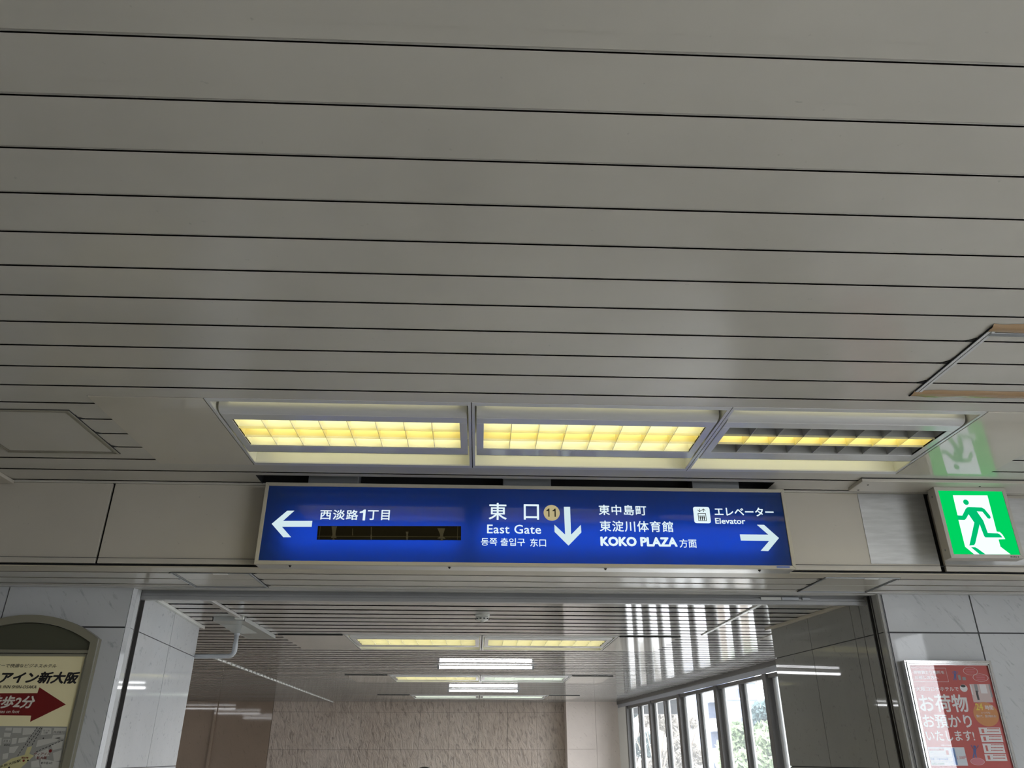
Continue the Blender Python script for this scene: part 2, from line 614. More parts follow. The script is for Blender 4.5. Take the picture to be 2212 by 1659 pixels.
mb.box(-2.30, 2.72, 5.255, 5.30, PZ-0.006, PZ+0.02)
struct(mb.build('trim_3', 'ceil2', bevel=0.002))
mb = MB()
mb.poly([(HALL_L, 4.61, PZ+0.05), (HALL_R, 4.61, PZ+0.05), (HALL_R, 5.62, PZ+0.05), (HALL_L, 5.62, PZ+0.05)])
struct(mb.build('ceiling_soffit_backing', 'void'))


# --- marble walls either side of the opening
def slabs(mb, a, b, zs, ts, t=0.012, g=0.005):
    """stone slabs on the wall line a -> b, cut at the fractions ts and heights zs, with open joints"""
    ax, ay = a; bx, by = b
    L = math.hypot(bx-ax, by-ay); dx, dy = (bx-ax)/L, (by-ay)/L
    nx, ny = dy, -dx
    for s0, s1 in zip(ts, ts[1:]):
        for z0, z1 in zip(zs, zs[1:]):
            p0, p1 = s0+g, s1-g
            f = [(ax+dx*p0, ay+dy*p0), (ax+dx*p1, ay+dy*p1)]
            k = [(x-nx*t, y-ny*t) for x, y in f]
            pts = [f[0], f[1], k[1], k[0]]
            mb.prism(pts, z0+g, z1-g)


ZS = [-1.5, -0.895, -0.075, 0.746, PZ+0.004]
mb = MB()
slabs(mb, (-6.5, WY), (-2.288, WY), ZS, [0, 0.95, 1.77, 2.59, 3.41, 4.212])
# chamfered corner and the reveal up to the shutter guide, then two slabs beyond it
slabs(mb, (-2.288, WY), (-2.268, 5.272), ZS, [0, 0.0297], 0.012, 0.0003)
slabs(mb, (-2.268, 5.272), (rev_l(5.347), 5.347), ZS, [0, 0.075], 0.012, 0.0012)
for y0, y1 in ((5.434, 6.168), (6.168, 6.918)):
    slabs(mb, (rev_l(y0), y0), (rev_l(y1), y1), ZS, [0, y1-y0], 0.012, 0.003)
struct(mb.build('wall_left', 'marble'))
mb = MB()
mb.prism([(-8.2, WY+0.01), (-2.292, WY+0.01), (-2.28, 5.275), (rev_l(5.345)-0.01, 5.345), (rev_l(5.345)-0.09, 5.348), (rev_l(5.434)-0.09, 5.432), (rev_l(5.436)-0.01, 5.436), (rev_l(6.90)-0.01, 6.90), (-8.2, 6.90)], -1.5, PZ+0.004)
struct(mb.build('wall_left_core', 'gap'))
mb = MB()
slabs(mb, (2.737, WY), (HALL_R, WY), ZS, [0, 0.008, 0.625, 1.242, 1.86, 2.47, 2.863])
struct(mb.build('wall_right', 'marble'))
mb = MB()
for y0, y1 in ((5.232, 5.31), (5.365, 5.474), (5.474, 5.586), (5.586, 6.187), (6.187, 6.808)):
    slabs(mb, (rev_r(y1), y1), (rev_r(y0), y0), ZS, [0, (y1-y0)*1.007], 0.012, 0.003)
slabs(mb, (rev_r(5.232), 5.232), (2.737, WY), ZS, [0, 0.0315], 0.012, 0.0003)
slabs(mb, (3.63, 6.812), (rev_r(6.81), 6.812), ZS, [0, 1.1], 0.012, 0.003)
struct(mb.build('wall_right_reveal', 'marble_shaded'))
mb = MB()
mb.prism([(HALL_R, WY+0.01), (2.739, WY+0.01), (rev_r(5.235)+0.01, 5.245), (rev_r(5.308)+0.01, 5.308), (rev_r(5.31)+0.09, 5.311), (rev_r(5.36)+0.09, 5.363), (rev_r(5.366)+0.01, 5.366), (rev_r(6.80)+0.01, 6.80), (HALL_R, 6.80)], -1.5, PZ+0.004)
struct(mb.build('wall_right_core', 'gap'))
# white cove moulding where the reveals meet the passage ceiling
mb = MB()
for y0, y1 in ((5.44, 6.96),):
    mb.hexa([(rev_l(y0), y0, PZ-0.018), (rev_l(y0)+0.034, y0, PZ-0.018), (rev_l(y1)+0.034, y1, PZ-0.018), (rev_l(y1), y1, PZ-0.018),
             (rev_l(y0), y0, PZ), (rev_l(y0)+0.034, y0, PZ), (rev_l(y1)+0.034, y1, PZ), (rev_l(y1), y1, PZ)])
    mb.hexa([(rev_l(y0)+0.022, y0, PZ-0.022), (rev_l(y0)+0.034, y0, PZ-0.022), (rev_l(y1)+0.034, y1, PZ-0.022), (rev_l(y1)+0.022, y1, PZ-0.022),
             (rev_l(y0)+0.022, y0, PZ-0.018), (rev_l(y0)+0.034, y0, PZ-0.018), (rev_l(y1)+0.034, y1, PZ-0.018), (rev_l(y1)+0.022, y1, PZ-0.018)])
struct(mb.build('trim_4', 'white', bevel=0.003))
mb = MB()
y0, y1 = 5.44, 6.84
mb.hexa([(rev_r(y0)-0.04, y0, PZ-0.02), (rev_r(y0), y0, PZ-0.02), (rev_r(y1), y1, PZ-0.02), (rev_r(y1)-0.04, y1, PZ-0.02),
         (rev_r(y0)-0.04, y0, PZ), (rev_r(y0), y0, PZ), (rev_r(y1), y1, PZ), (rev_r(y1)-0.04, y1, PZ)])
struct(mb.build('trim_5', 'beige', bevel=0.003))

# --- passage ceiling: glossy strips with open shadow gaps
FIXY = [7.39, 11.30, 15.15]
FIXD = 1.12
fx_holes = [(-1.835, 1.87, y, y+FIXD) for y in FIXY]
pprof = [(0, 0.0003), (0.04, 0.00005), (0.075, 0.0), (0.11, 0.00005), (0.147, 0.0003), (0.147, 0.022)]
pprof2 = [(0, 0.022), (0, 0.0003)]
mb = MB()
slats(mb, None, pprof2+pprof[1:], 5.455+0.0465, 62, PITCH_S, PZ, -8.0, lambda y: xw(y)+0.02, fx_holes, 5.42, 17.3)
struct(mb.build('ceiling_passage', 'ceil2'))
mb = MB()
slats(mb, None, [(0, 0), (0.3, 0)], 5.41, 40, 0.3, PZ+0.024, -8.0, lambda y: xw(y)+0.02, fx_holes, 5.42, 17.4)
struct(mb.build('ceiling_passage_backing', 'gap'))

# --- far wall of the passage: relief stone, polished stone column, pillar
M['relief'] = mat('relief_stone', (0.36, 0.30, 0.25), 0.45)
_m = M['relief']
_n1 = noise(_m, coords(_m, (1.0, 1.0, 0.36), (0, 0.25, 0)), 17, 4, 0.6, 1.0)
_n2 = noise(_m, coords(_m, (1, 1, 1)), 1.0, 3)
setcol(_m, mixc(_m, ramp(_m, _n1, [(0.34, (0.60, 0.60, 0.60)), (0.46, (0.88, 0.88, 0.88)), (0.62, (1, 1, 1))]), (0, 0, 0), ramp(_m, _n2, [(0.3, (0.42, 0.34, 0.28)), (0.7, (0.52, 0.44, 0.375))]), 'MULTIPLY'))
_m.node_tree.nodes['Mix'].inputs[0].default_value = 1.0
_l = _m.node_tree
for n in list(_l.nodes):
    if n.type == 'MIX':
        src = [lk.from_socket for lk in _l.links if lk.to_node == n and lk.to_socket == n.inputs[0]]
        for lk in [lk for lk in _l.links if lk.to_node == n and lk.to_socket == n.inputs[0]]:
            _l.links.remove(lk)
        n.inputs[0].default_value = 1.0
        if src:
            _l.links.new(src[0], n.inputs[6])
bump(_m, _n1, 0.9, 0.03)
M['polished'] = marble('polished_brown_stone', (0.27, 0.205, 0.155), (0.18, 0.135, 0.10), 0.05, 0.4)
M['pillar'] = marble('pale_stone', (0.70, 0.62, 0.565), (0.57, 0.495, 0.445), 0.35, 0.7)
EY = 17.35
zt = [-1.5, -0.59, 0.11, 0.81, PZ+0.01]
mb = MB()
xs = [-4.22+0.605*k for k in range(0, 11)]
slabs(mb, (xs[0], EY), (1.86, EY), zt, [x-xs[0] for x in xs if x < 1.83]+[1.86-xs[0]], 0.02, 0.002)
struct(mb.build('wall_end', 'relief'))
mb = MB()
slabs(mb, (-8.0, EY-0.02), (-5.40, EY-0.02), zt[:1]+zt[-1:], [0, 1.3, 2.6], 0.02, 0.002)
slabs(mb, (-5.36, EY-0.01), (-4.222, EY-0.01), zt[:1]+zt[-1:], [0, 1.138], 0.02, 0.002)
mb.box(-5.40, -5.345, EY-0.05, EY, -1.5, PZ)
struct(mb.build('wall_end_polished', 'polished'))
mb = MB()
mb.box(-8.0, 2.9, EY+0.012, EY+0.15, -1.5, PZ+0.03)
struct(mb.build('wall_end_core', 'gap'))
mb = MB()
slabs(mb, (1.80, 16.95), (2.87, 16.95), [-1.5, 0.117, PZ+0.01], [0, 0.6, 1.07], 0.02, 0.002)
mb.box(1.803, 2.87, 16.97, EY, -1.5, PZ+0.01)
struct(mb.build('pillar', 'pillar'))
# passage left side, well beyond the left reveal
mb = MB()
mb.box(-8.1, -8.0, 6.9, EY+0.1, -1.5, PZ+0.03)
struct(mb.build('wall_passage_left', 'wallin'))

# --- roof slabs over both ceilings, added unseen to stop sky light leaking in
mb = MB()
mb.box(HALL_L-0.1, HALL_R+0.12, HALL_B-0.1, 5.3, CZ+0.31, CZ+0.4)
mb.box(-8.3, 4.4, 5.0, 17.7, PZ+0.45, PZ+0.55)
mb.box(-8.3, -8.1, 5.0, 17.7, PZ-0.2, PZ+0.45)
mb.box(-8.3, 4.4, EY+0.16, 17.7, PZ-0.2, PZ+0.45)
mb.hexa([W_(6.5, 0.13, PZ+0.0), W_(17.7, 0.13, PZ+0.0), W_(17.7, 0.2, PZ+0.0), W_(6.5, 0.2, PZ+0.0), W_(6.5, 0.13, PZ+0.5), W_(17.7, 0.13, PZ+0.5), W_(17.7, 0.2, PZ+0.5), W_(6.5, 0.2, PZ+0.5)])
mb.box(3.5, HALL_R+0.12, 5.26, 6.9, PZ+0.005, PZ+0.5)
mb.box(-8.3, HALL_L+0.2, 4.7, 5.3, PZ-2.5, CZ+0.35)
struct(mb.build('roof', 'void'))

# --- floor and the unseen sides of the hall
mb = MB()
mb.poly([(-8, HALL_B, -1.5), (HALL_R, HALL_B, -1.5), (HALL_R, 6.8, -1.5), (3.65, 6.8, -1.5), (xw(6.8), 6.8, -1.5), (xw(17.4), 17.4, -1.5), (-8, 17.4, -1.5)])
struct(mb.build('floor', 'floor'))
mb = MB()
mb.box(HALL_L-0.1, HALL_L, HALL_B, WY, -1.5, CZ+0.3)
struct(mb.build('wall_hall_left', 'wallback'))
mb = MB()
mb.box(HALL_L, HALL_R, HALL_B-0.1, HALL_B, -1.5, CZ+0.3)
struct(mb.build('wall_hall_rear', 'wallin'))
mb = MB()
mb.box(HALL_R, HALL_R+0.12, HALL_B, WY, -1.5, -1.32)
mb.box(HALL_R, HALL_R+0.12, HALL_B, WY, 1.44, CZ+0.3)
mb.box(HALL_R, HALL_R+0.12, 0.6, 2.45, -1.32, 1.44)
mb.box(HALL_R, HALL_R+0.12, 3.35, 4.95, -1.32, 1.44)
mb.box(HALL_R, HALL_R+0.12, 4.9, WY, -1.32, 1.44)
mb.box(HALL_R, HALL_R+0.12, HALL_B, -4.68, -1.32, 1.44)
struct(mb.build('wall_hall_right', 'wallin'))
for k, y0 in enumerate((-4.68, -2.92, -1.16, 2.45)):  # the last window is added, unseen, to brighten ceiling and right wall
    y2 = y0+(1.76 if y0 < 1 else 0.9)
    w = MB()
    w.box(HALL_R, HALL_R+0.1, y0, y0+0.1, -1.32, 1.44)
    w.box(HALL_R+0.02, HALL_R+0.08, y0+0.86, y0+0.91, -1.32, 1.44)
    wo = struct(w.build('window_%d' % (k+11), 'alu_dark'))
    g = MB(); g.box(HALL_R+0.045, HALL_R+0.051, y0+0.1, y2, -1.32, 1.44)
    g.build('pane', 'glass', wo)
# --- window wall of the passage
def W(s, t, z):
    return (xw(s)+t, s, z)


def wbox(mb, s0, s1, t0, t1, z0, z1):
    mb.hexa([W(s0, t0, z0), W(s1, t0, z0), W(s1, t1, z0), W(s0, t1, z0), W(s0, t0, z1), W(s1, t0, z1), W(s1, t1, z1), W(s0, t1, z1)])


WS, WE = 6.83, 16.97
mb = MB()
wbox(mb, WS, WE, -0.01, 0.14, 0.945, PZ+0.03)
struct(mb.build('trim_6', 'alu_dark', bevel=0.004))
mb = MB()
wbox(mb, WS, WE, 0.012, 0.02, 0.882, 0.944)
struct(mb.build('trim_7', 'frosted', bevel=0.003))
mb = MB()
wbox(mb, WS, WE, 0.0, 0.12, -1.5, -1.30)
wbox(mb, 16.2, WE, 0.0, 0.12, -1.30, 0.88)
struct(mb.build('wall_window_sill', 'white'))
stops = [6.83, 7.97, 9.63, 11.30, 12.97, 14.61, 16.25]
for n, (s0, s1) in enumerate(zip(stops, stops[1:])):
    f = MB()
    wbox(f, s0-0.055, s0+0.055, -0.005, 0.11, -1.30, 0.88)
    wbox(f, s0+0.055, s1-0.055, 0.02, 0.09, 0.83, 0.88)
    wbox(f, s0+0.055, s1-0.055, 0.02, 0.09, -1.30, -1.25)
    wo = struct(f.build('window_%d' % (n+1), 'alu_dark', bevel=0.004))
    sm = (s0+s1)/2
    q = MB(); wbox(q, sm-0.026, sm+0.026, 0.02, 0.085, -1.25, 0.83)
    q.build('mullion', 'alu_dark', wo)
    # pale blind guides that stand beside every upright
    q = MB()
    wbox(q, s1-0.175, s1-0.06, 0.075, 0.095, -1.25, 0.83)
    q.build('blind_guide', 'white', wo)
    q = MB()
    wbox(q, sm-0.10, sm-0.03, 0.075, 0.095, -1.25, 0.83)
    q.build('blind_guide', 'white', wo)
    for a, b in ((s0+0.055, sm-0.026), (sm+0.026, s1-0.055)):
        q = MB(); wbox(q, a, b, 0.052, 0.058, -1.25, 0.83)
        q.build('pane', 'glass', wo)
f = MB()
wbox(f, 16.25-0.055, 16.25+0.03, -0.005, 0.11, -1.30, 0.88)
struct(f.build('trim_8', 'alu_dark'))

# --- ceiling joint strips of the passage
mb = MB()
for k in range(43):                        # lip of the strip ends, left of the passage
    y = 9.235+k*PITCH_S
    mb.box(-3.02, -2.995, y, y+0.147, PZ-0.012, PZ)
struct(mb.build('trim_9', 'white'))
mb = MB()
mb.box(2.035, 2.062, 5.45, 7.27, PZ-0.008, PZ)
struct(mb.build('trim_10', 'white'))
mb = MB()
mb.box(2.655, 2.675, 6.9, 7.56, PZ-0.008, PZ)
mb.box(2.675, 3.35, 6.86, 7.54, PZ-0.004, PZ)
struct(mb.build('trim_11', 'ceil2plate'))


# ================================================================== things
# --- ceiling lights
def ceiling_light(x0, y0, z, D, lbl, group, lit=(1, 1, 1), tubes=('tube_warm', 'tube_amber', 'tube_warm'), louv=('louver', 'louver_mid', 'louver'), W_=1.26):
    t = thing('ceiling_light', lbl, 'ceiling light', (x0+W_/2, y0+D/2, z), group)
    x1 = x0+W_; k = D/0.921
    Y = lambda v: y0+(v-3.332)*k
    yb = y0+D
    h = MB()                               # housing: roof and four sides of the tray
    h.poly([(x0+0.006, y0+0.006, z+0.13), (x1-0.006, y0+0.006, z+0.13), (x1-0.006, yb-0.006, z+0.13), (x0+0.006, yb-0.006, z+0.13)])
    h.poly([(x0+0.006, y0+0.006, z), (x1-0.006, y0+0.006, z), (x1-0.006, y0+0.006, z+0.13), (x0+0.006, y0+0.006, z+0.13)])
    h.poly([(x0+0.006, Y(4.235), z), (x1-0.006, Y(4.235), z), (x1-0.006, Y(4.235), z+0.13), (x0+0.006, Y(4.235), z+0.13)])
    for x in (x0+0.010, x1-0.010):
        h.poly([(x, y0+0.006, z), (x, yb-0.006, z), (x, yb-0.006, z+0.13), (x, y0+0.006, z+0.13)])
    h.build('housing', 'white', t)
    f = MB()                               # flange round the tray
    f.prism([(x0+0.002, y0), (x1-0.002, y0), (x1-0.016, Y(3.366)), (x0+0.016, Y(3.366))], z-0.003, z+0.004)
    f.prism([(x0+0.002, yb), (x0+0.016, Y(4.213)), (x1-0.016, Y(4.213)), (x1-0.002, yb)], z-0.003, z+0.004)
    f.prism([(x0+0.002, y0), (x0+0.016, Y(3.366)), (x0+0.016, Y(4.213)), (x0+0.002, yb)], z-0.003, z+0.004)
    f.prism([(x1-0.002, y0), (x1-0.002, yb), (x1-0.016, Y(4.213)), (x1-0.016, Y(3.366))], z-0.003, z+0.004)
    f.build('flange', 'fixture', t)
    c = MB()                               # the curved side shell of the lamp body
    xa, xb = x0+0.024, x1-0.024
    c.strip([(Y(3.478), z+0.10), (Y(3.472), z+0.06), (Y(3.471), z+0.03), (Y(3.474), z+0.018), (Y(3.482), z+0.008), (Y(3.496), z+0.002), (Y(3.517), z)], xa, xb)
    c.build('reflector', 'fixture', t, smooth=True)
    c = MB()
    c.strip([(Y(4.045), z), (Y(4.06), z+0.012), (Y(4.062), z+0.05), (Y(4.06), z+0.10)][::-1], xa, xb)
    c.build('reflector', 'fixture', t, smooth=True)
    r = MB()                               # frame that carries the louver
    for a, b in ((3.517, 3.585), (3.945, 4.037)):
        r.prism([(xa, Y(a)), (xb, Y(a)), (xb, Y(b)), (xa, Y(b))], z-0.002, z+0.01)
    for a, b in ((xa, x0+0.062), (x1-0.062, xb)):
        r.prism([(a, Y(3.585)), (b, Y(3.585)), (b, Y(3.945)), (a, Y(3.945))], z-0.002, z+0.01)
    r.build('louver_frame', 'fixture', t, bevel=0.002)
    rows = [3.585, 3.70, 3.817, 3.937]
    la, lb = x0+0.062, x1-0.062
    n = 8
    for i in range(3):
        L = MB()
        ya, yc = Y(rows[i]), Y(rows[i+1])
        hgt = 0.085
        for yy in ((ya+0.001, yc-0.001)):
            L.poly([(la, yy, z), (lb, yy, z), (lb, yy, z+hgt), (la, yy, z+hgt)])
        L.poly([(la, ya, z+hgt), (lb, ya, z+hgt), (lb, yc, z+hgt), (la, yc, z+hgt)])
        for j in range(n+1):
            x = la+(lb-la)*j/n
            if j in (0, n):
                L.poly([(x, ya, z), (x, yc, z), (x, yc, z+hgt), (x, ya, z+hgt)])
            else:
                L.box(x-0.0012, x+0.0012, ya, yc, z, z+0.045)
        L.box(la, lb, ya-0.0012, ya+0.0012, z-0.001, z+0.01)
        L.build('louver', louv[i] if lit[i] else 'unlit_louver', t)
        q = MB(); q.tube((la+0.02, (ya+yc)/2, z+0.066), (lb-0.02, (ya+yc)/2, z+0.066), 0.011, 8)
        q.build('lamp_tube', tubes[i] if lit[i] else 'white', t)
    q = MB(); q.tube((la, Y(3.446), z+0.056), (lb, Y(3.446), z+0.056), 0.005, 6)  # added hidden glow tube, imitates lamp light leaking onto the front shell
    q.build('lamp_tube', 'glow_cove' if tubes[0] == 'tube_warm' else tubes[0], t)
    q = MB(); q.tube((la, Y(4.085), z+0.105), (lb, Y(4.085), z+0.105), 0.006, 6)  # second added glow tube, lights the rear slot like leaked lamp light
    q.build('lamp_tube', 'glow_slot' if tubes[0] == 'tube_warm' else tubes[0], t)
    return t


M['unlit_louver'] = mat('unlit_louver', (0.40, 0.40, 0.38), 0.45)  # darker copy of the acrylic, dimmed in colour for rows with lamps off
LX = -1.318
gr = 'recessed louvre lights over the direction sign'
ceiling_light(LX, 3.332, CZ, 0.921, 'recessed yellow-lit louvre light over the left arrow end of the blue sign', gr)
ceiling_light(LX+1.26, 3.332, CZ, 0.921, 'recessed yellow-lit louvre light over the middle and down arrow of the blue sign', gr)
ceiling_light(LX+2.52, 3.332, CZ, 0.921, 'recessed louvre light with only its middle row lit, outer rows dark grey', gr, lit=(0, 1, 0))
gp = 'recessed louvre lights in the passage ceiling'
cool = dict(tubes=('tube_cool',)*3, louv=('louver_white',)*3)
PX = -1.24
rowname = ['passage row just behind the smoke detector', 'passage row between the two bare tubes', 'passage row by the far stone wall']
warm = dict(tubes=('tube_warm',)*3, louv=('louver',)*3)
for r, y in enumerate(FIXY):
    for i in range(2):
        kw = warm if r == 0 or (r == 1 and i == 0) else cool
        colr = 'yellow' if kw is warm else 'pale white'
        ceiling_light(PX+i*1.267, y, PZ, FIXD, '%s recessed light, %s half of the %s' % (colr, ('left', 'right')[i], rowname[r]), gp, W_=1.264, **kw)


# --- blank cover plates at the ends of the light rows
def cover(x0, x1, y0, y1, z, lbl, m, group):
    b = MB(); b.box(x0+0.002, x1-0.002, y0+0.003, y1-0.002, z-0.003, z+0.012)
    return tag(b.build('cover_plate', m, bevel=0.0015), lbl, 'cover plate', group)


cover(-1.857, -1.320, 3.332, 4.253, CZ, 'plain cream ceiling plate between the left hatch and the yellow lights', 'plate', 'blank plates beside the hall lights')
cover(2.464, 3.014, 3.332, 4.253, CZ, 'glossy ceiling plate in which the green exit sign is mirrored', 'plate', 'blank plates beside the hall lights')
nm = ['first', 'second', 'third']
for r, y in enumerate(FIXY):
    where = ['next to the drip tray', 'left of the middle light row', 'left of the light row by the far wall'][r]
    cover(-1.835, -1.243, y, y+FIXD, PZ, 'beige ceiling plate %s in the passage' % where, 'ceil2plate', 'blank plates in the passage ceiling')
    where = ['with wavy window reflections right of the nearest light row', 'right of the middle light row', 'right of the light row by the far wall'][r]
    cover(1.295, 1.87, y, y+FIXD, PZ, 'ceiling plate %s' % where, 'ceil2plate', 'blank plates in the passage ceiling')
# dark bars standing in for the black gap before each passage row
for r, y in enumerate(FIXY):
    b = MB(); b.box(-1.835, -1.25, y-0.02, y+0.003, PZ-0.010, PZ+0.012); b.box(1.30, 1.87, y-0.02, y+0.003, PZ-0.010, PZ+0.012)
    struct(b.build('trim_%d' % (12+r), 'dark'))


# --- bare fluorescent battens
def batten(xc, y, lbl):
    z = PZ-0.038
    t = thing('fluorescent_batten', lbl, 'tube light', (xc, y, PZ), 'bare tube lights in the passage')
    x0, x1 = xc-0.56, xc+0.56
    b = MB(); b.box(x0-0.06, x1+0.06, y-0.009, y+0.009, PZ-0.006, PZ+0.002); b.build('body', 'steel', t, bevel=0.002)
    q = MB(); q.tube((x0, y, z), (x1, y, z), 0.0145, 14); q.build('tube', 'tube_white', t, smooth=False)
    for x, s in ((x0, -1), (x1, 1)):
        e = MB(); e.box(min(x, x+s*0.028), max(x, x+s*0.028), y-0.019, y+0.019, z-0.02, PZ-0.012)
        e.build('lamp_holder', 'steel', t, bevel=0.003)
    return t


batten(0.085, 9.87, 'bare white fluorescent tube light between the nearest and middle passage light rows')
batten(0.085, 13.6, 'bare white fluorescent tube light between the middle and far passage light rows')
for y, w in ((15.4, 'nearest the brown stone'), (13.2, 'second from the brown stone'), (10.6, 'third from the brown stone')):
    batten(-6.1, y, 'tube light round the left corner, mirrored in polished stone, %s' % w)

# --- smoke detector
t = thing('smoke_detector', 'round off-white smoke detector on the passage ceiling', 'smoke detector', (0.022, 6.24, PZ))
b = MB(); b.lathe((0.022, 6.24, PZ), [(0.058, 0.0), (0.058, -0.012), (0.05, -0.016)], 28); b.build('base', 'plastic', t, smooth=False)
b = MB(); b.lathe((0.022, 6.24, PZ), [(0.05, -0.016), (0.052, -0.026), (0.047, -0.040), (0.036, -0.046), (0.0, -0.046)][:4], 28); b.build('cover', 'plastic', t, smooth=True)
b = MB()
for k in range(10):
    a = 2*math.pi*k/10
    cx, cy = 0.022+0.047*math.cos(a), 6.24+0.047*math.sin(a)
    b.box(cx-0.008, cx+0.008, cy-0.008, cy+0.008, PZ-0.037, PZ-0.030)
b.build('vent_slots', 'dark', t)
b = MB(); b.lathe((0.022, 6.24, PZ), [(0.018, -0.046), (0.018, -0.054), (0.010, -0.057)], 18); b.build('sensor', 'plastic', t)


# --- ceiling hatches
def hatch(x0, x1, y0, y1, z, lbl, m, fm, w=0.024, lines=(), latch=True, seams=()):
    t = thing('access_hatch', lbl, 'access hatch', ((x0+x1)/2, (y0+y1)/2, z), 'ceiling access hatches')
    b = MB(); b.hframe(x0, x1, y0, y1, w*0.40, z-0.008, z+0.02); b.hframe(x0+w*0.60, x1-w*0.60, y0+w*0.60, y1-w*0.60, w*0.28, z-0.005, z+0.02)
    b.build('frame', fm, t, bevel=0.001)
    g = MB(); g.box(x0+0.004, x1-0.004, y0+0.004, y1-0.004, z+0.008, z+0.03)
    g.hframe(x0-0.003, x1+0.003, y0-0.003, y1+0.003, 0.003, z-0.003, z+0.004)
    for y in seams:                        # dark wedges painted for the shade in the open strip ends
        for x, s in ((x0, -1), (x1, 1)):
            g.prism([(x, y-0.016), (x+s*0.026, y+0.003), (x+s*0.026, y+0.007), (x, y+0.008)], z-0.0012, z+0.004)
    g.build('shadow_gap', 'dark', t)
    p = MB(); s = [y0+w]+[l for l in lines]+[y1-w]
    for a, c in zip(s, s[1:]):
        p.box(x0+w+0.003, x1-w-0.003, a+0.003, c-0.003, z-0.003, z+0.014)
    p.build('panel', m, t, bevel=0.001)
    if latch:
        q = MB(); xc = x0+(x1-x0)*0.62; q.box(xc-0.045, xc+0.045, y0-0.002, y0+w*0.9, z-0.011, z-0.006)
        q.build('latch', 'plastic', t, bevel=0.002)
    return t


M['hatchframe'] = paint('hatch_frame_paint', (0.30, 0.28, 0.225), 0.3, 0.1, 0.0)
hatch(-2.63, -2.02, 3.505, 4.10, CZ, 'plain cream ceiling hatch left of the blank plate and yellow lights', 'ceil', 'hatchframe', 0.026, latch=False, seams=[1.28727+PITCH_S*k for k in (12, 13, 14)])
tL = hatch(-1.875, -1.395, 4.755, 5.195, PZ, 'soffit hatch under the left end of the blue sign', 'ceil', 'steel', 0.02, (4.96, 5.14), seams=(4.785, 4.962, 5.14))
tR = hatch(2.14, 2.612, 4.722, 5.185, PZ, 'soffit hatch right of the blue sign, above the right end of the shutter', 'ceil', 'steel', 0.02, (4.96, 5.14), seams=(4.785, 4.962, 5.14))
# latch of the left hatch
q = MB(); q.box(-2.60, -2.51, 3.500, 3.522, CZ-0.010, CZ-0.005)
for oo in list(bpy.data.objects):
    if oo.get('label', '').startswith('plain cream ceiling hatch'):
        q.build('latch', 'plastic', oo, bevel=0.002)
# taped hatch at the right edge: its strips line up with the ceiling around it
HX0, HX1, HY0, HY1 = 1.985, 2.62, 2.515, 3.165
t = thing('access_hatch', 'ceiling hatch with brown packing tape along two edges, right of the lights', 'access hatch', (2.3, 2.84, CZ), 'ceiling access hatches')
b = MB()
for w0, w1 in ((0.0, 0.013), (0.018, 0.031)):
    b.prism([(HX0+w0, HY0), (HX0+w1, HY0), (HX0+w1, HY1), (HX0+w0, HY1)], CZ-0.007, CZ-0.0005)
    b.prism([(HX1-w1, HY0), (HX1-w0, HY0), (HX1-w0, HY1), (HX1-w1, HY1)], CZ-0.007, CZ-0.0005)
    b.prism([(HX0, HY0+w0), (HX1, HY0+w0), (HX1, HY0+w1), (HX0, HY0+w1)], CZ-0.0068, CZ-0.0005)
    b.prism([(HX0, HY1-w1), (HX1, HY1-w1), (HX1, HY1-w0), (HX0, HY1-w0)], CZ-0.0068, CZ-0.0005)
b.build('frame', 'fixture', t)
b = MB(); b.prism([(HX0-0.004, HY0), (HX0, HY0), (HX0, HY1), (HX0-0.004, HY1)], CZ-0.006, CZ-0.0005)
b.prism([(HX0+0.013, HY0), (HX0+0.018, HY0), (HX0+0.018, HY1), (HX0+0.013, HY1)], CZ-0.003, CZ-0.0005)
b.prism([(HX0+0.031, HY0), (HX0+0.034, HY0), (HX0+0.034, HY1), (HX0+0.031, HY1)], CZ-0.003, CZ-0.0005)
for k in (7, 8, 9):  # dark wedges stand in for shade where the strips end
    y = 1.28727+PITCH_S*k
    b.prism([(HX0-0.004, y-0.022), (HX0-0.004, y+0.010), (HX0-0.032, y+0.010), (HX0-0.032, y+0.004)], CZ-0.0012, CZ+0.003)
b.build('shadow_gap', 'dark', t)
for y0, y1, s in ((HY0-0.012, HY0+0.052, 1), (HY1-0.062, HY1+0.006, -1)):
    b = MB()
    nseg = 26; rows = 5
    grid = []
    for i in range(nseg+1):
        x = HX0-0.006+(HX1-HX0+0.012)*i/nseg
        row = []
        for j in range(rows+1):
            u = j/rows
            y = y0+(y1-y0)*u+0.004*math.sin(i*0.9+j)*(0.4+(i < 3))
            zz = CZ-0.0085-0.003*abs(math.sin(i*0.31+j*1.1+s))-0.0012*random.random()
            if j in (0, rows):
                zz = CZ-0.0012
            row.append(b.vert((x, y, zz)))
        grid.append(row)
    for i in range(nseg):
        for j in range(rows):
            b.f.append([grid[i][j], grid[i+1][j], grid[i+1][j+1], grid[i][j+1]])
    b.build('tape', 'tape', t, smooth=True)
    label(bpy.data.objects[[q for q in bpy.data.objects.keys() if q.startswith('tape')][-1]], 'creased brown packing tape')
b = MB(); b.box(HX0+0.02, HX1, HY0+0.05, HY0+0.075, CZ-0.009, CZ-0.001); b.build('edge_strip', 'steel', t, bevel=0.002)

